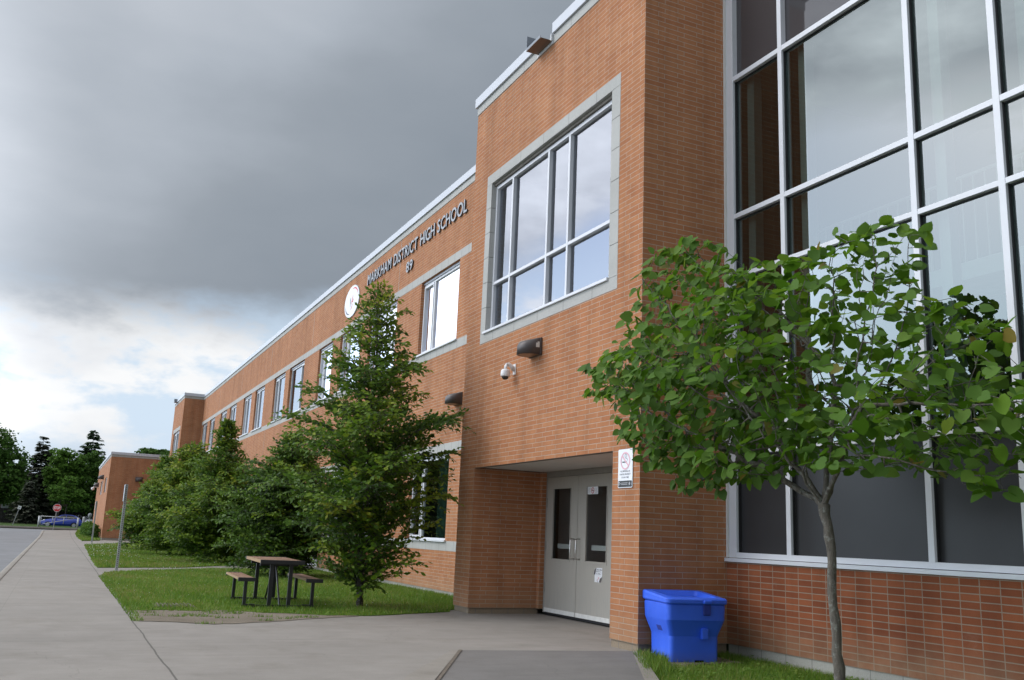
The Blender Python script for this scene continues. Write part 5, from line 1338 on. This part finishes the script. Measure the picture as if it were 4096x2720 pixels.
lobe = wt.math('ADD', wt.math('MULTIPLY', dx, -.45), wt.math('MULTIPLY', dy, -.89))
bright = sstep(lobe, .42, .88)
# deck edge: lower over the far end of the school, higher on the photographer's side
edge = wt.math('ADD', zc, wt.math('MULTIPLY', wt.math('SUBTRACT', n_puff, .5), .15))
edge = wt.math('ADD', edge, wt.math('MULTIPLY', wt.math('SUBTRACT', n_soft, .5), .10))
edge = wt.math('SUBTRACT', edge, wt.math('MULTIPLY', sstep(wt.math('MULTIPLY', dy, -1.0), .26, .66), .20))
# hazy blue, deeper higher up
blue = wt.mix(sstep(zc, .36, .13), sky.outputs[0], (6.6, 7.9, 9.3))
# white puffs hanging under the deck and in a low bank
near = sstep(edge, .13, .19); bank = wt.math('MULTIPLY', sstep(zc, .125, .09), .9)
cum = sstep(wt.math('ADD', n_puff, wt.math('ADD', wt.math('MULTIPLY', near, .10), wt.math('MULTIPLY', bank, .04))), .575, .70)
cumc = wt.ramp(n_low, [(.36, (7.0, 7.3, 7.8)), (.55, (9.6, 9.7, 9.8))])
col = wt.mix(cum, blue, cumc)
lowc = wt.math('MULTIPLY', sstep(zc, .10, .05), sstep(n_low, .42, .62))
col = wt.mix(wt.math('MULTIPLY', lowc, .75), col, (5.9, 6.3, 6.9))
# smooth grey deck above
deck = sstep(edge, .175, .245)
shade = wt.math('ADD', wt.math('MULTIPLY', dy, -1.15), wt.math('ADD', .50, wt.math('SUBTRACT', zc, .3)))
shade = wt.math('ADD', shade, wt.math('MULTIPLY', wt.math('SUBTRACT', n_soft, .5), .9))
shade = wt.math('ADD', shade, wt.math('ADD', wt.math('MULTIPLY', wt.math('SUBTRACT', n_low, .5), .28), wt.math('MULTIPLY', wt.math('SUBTRACT', n_puff, .5), .22)))
deckc = wt.ramp(shade, [(.12, (2.7, 3.1, 3.6)), (.34, (3.25, 3.65, 4.15)), (.55, (4.3, 4.75, 5.35)), (.80, (5.6, 6.0, 6.6)), (1.0, (7.1, 7.4, 7.9))])
deckc = wt.mix(bright, deckc, wt.mix(1.0, deckc, wt.ramp(n_puff, [(.32, (.62, .63, .66)), (.68, (1.25, 1.25, 1.25))]), 'MULTIPLY'))
col = wt.mix(deck, col, deckc)
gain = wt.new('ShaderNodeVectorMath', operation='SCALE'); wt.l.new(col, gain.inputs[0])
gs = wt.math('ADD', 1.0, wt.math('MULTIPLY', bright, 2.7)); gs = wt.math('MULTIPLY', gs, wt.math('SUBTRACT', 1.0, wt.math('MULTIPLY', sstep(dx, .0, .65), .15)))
gs = wt.math('MULTIPLY', gs, wt.math('ADD', 1.0, wt.math('MULTIPLY', sstep(zc, .56, .85), 1.0)))  # extra brightness overhead, out of view, added as ambient fill
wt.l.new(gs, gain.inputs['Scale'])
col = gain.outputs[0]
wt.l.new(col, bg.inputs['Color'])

sl = bpy.data.lights.new('sun', 'SUN'); sl.energy = .95; sl.angle = R(28); sl.color = (1.0, .95, .88)
so = bpy.data.objects.new('sun', sl); link(so)
sd = Vector((SUN_DIR.x * math.cos(SUN_EL), SUN_DIR.y * math.cos(SUN_EL), math.sin(SUN_EL)))
so.rotation_euler = sd.to_track_quat('Z', 'Y').to_euler(); so.location = (-20, -40, 40)

cd = bpy.data.cameras.new('camera'); cd.sensor_fit = 'HORIZONTAL'; cd.sensor_width = 36; cd.lens = 3744.72 / 4096 * 36; cd.clip_start = .05; cd.clip_end = 3000
co = bpy.data.objects.new('camera', cd); link(co)
yaw, pitch, roll = -1.13424429, .208183237, .0418894876
fwd = Vector((math.sin(yaw) * math.cos(pitch), math.cos(yaw) * math.cos(pitch), math.sin(pitch)))
r0 = fwd.cross(Vector((0, 0, 1))).normalized(); u0 = r0.cross(fwd)
cR = math.cos(roll) * r0 + math.sin(roll) * u0; cU = -math.sin(roll) * r0 + math.cos(roll) * u0
mt = Matrix((cR, cU, -fwd)).transposed().to_4x4(); mt.translation = Vector((9.36, -6.093, 1.12)); co.matrix_world = mt
scn.camera = co
scn.view_settings.view_transform = 'Standard'; scn.view_settings.look = 'None'; scn.view_settings.exposure = 0; scn.view_settings.gamma = 1
scn.render.engine = 'CYCLES'
scn.cycles.max_bounces = 8; scn.cycles.transparent_max_bounces = 12
print('leaves', nred, nh, nh2, nh3)
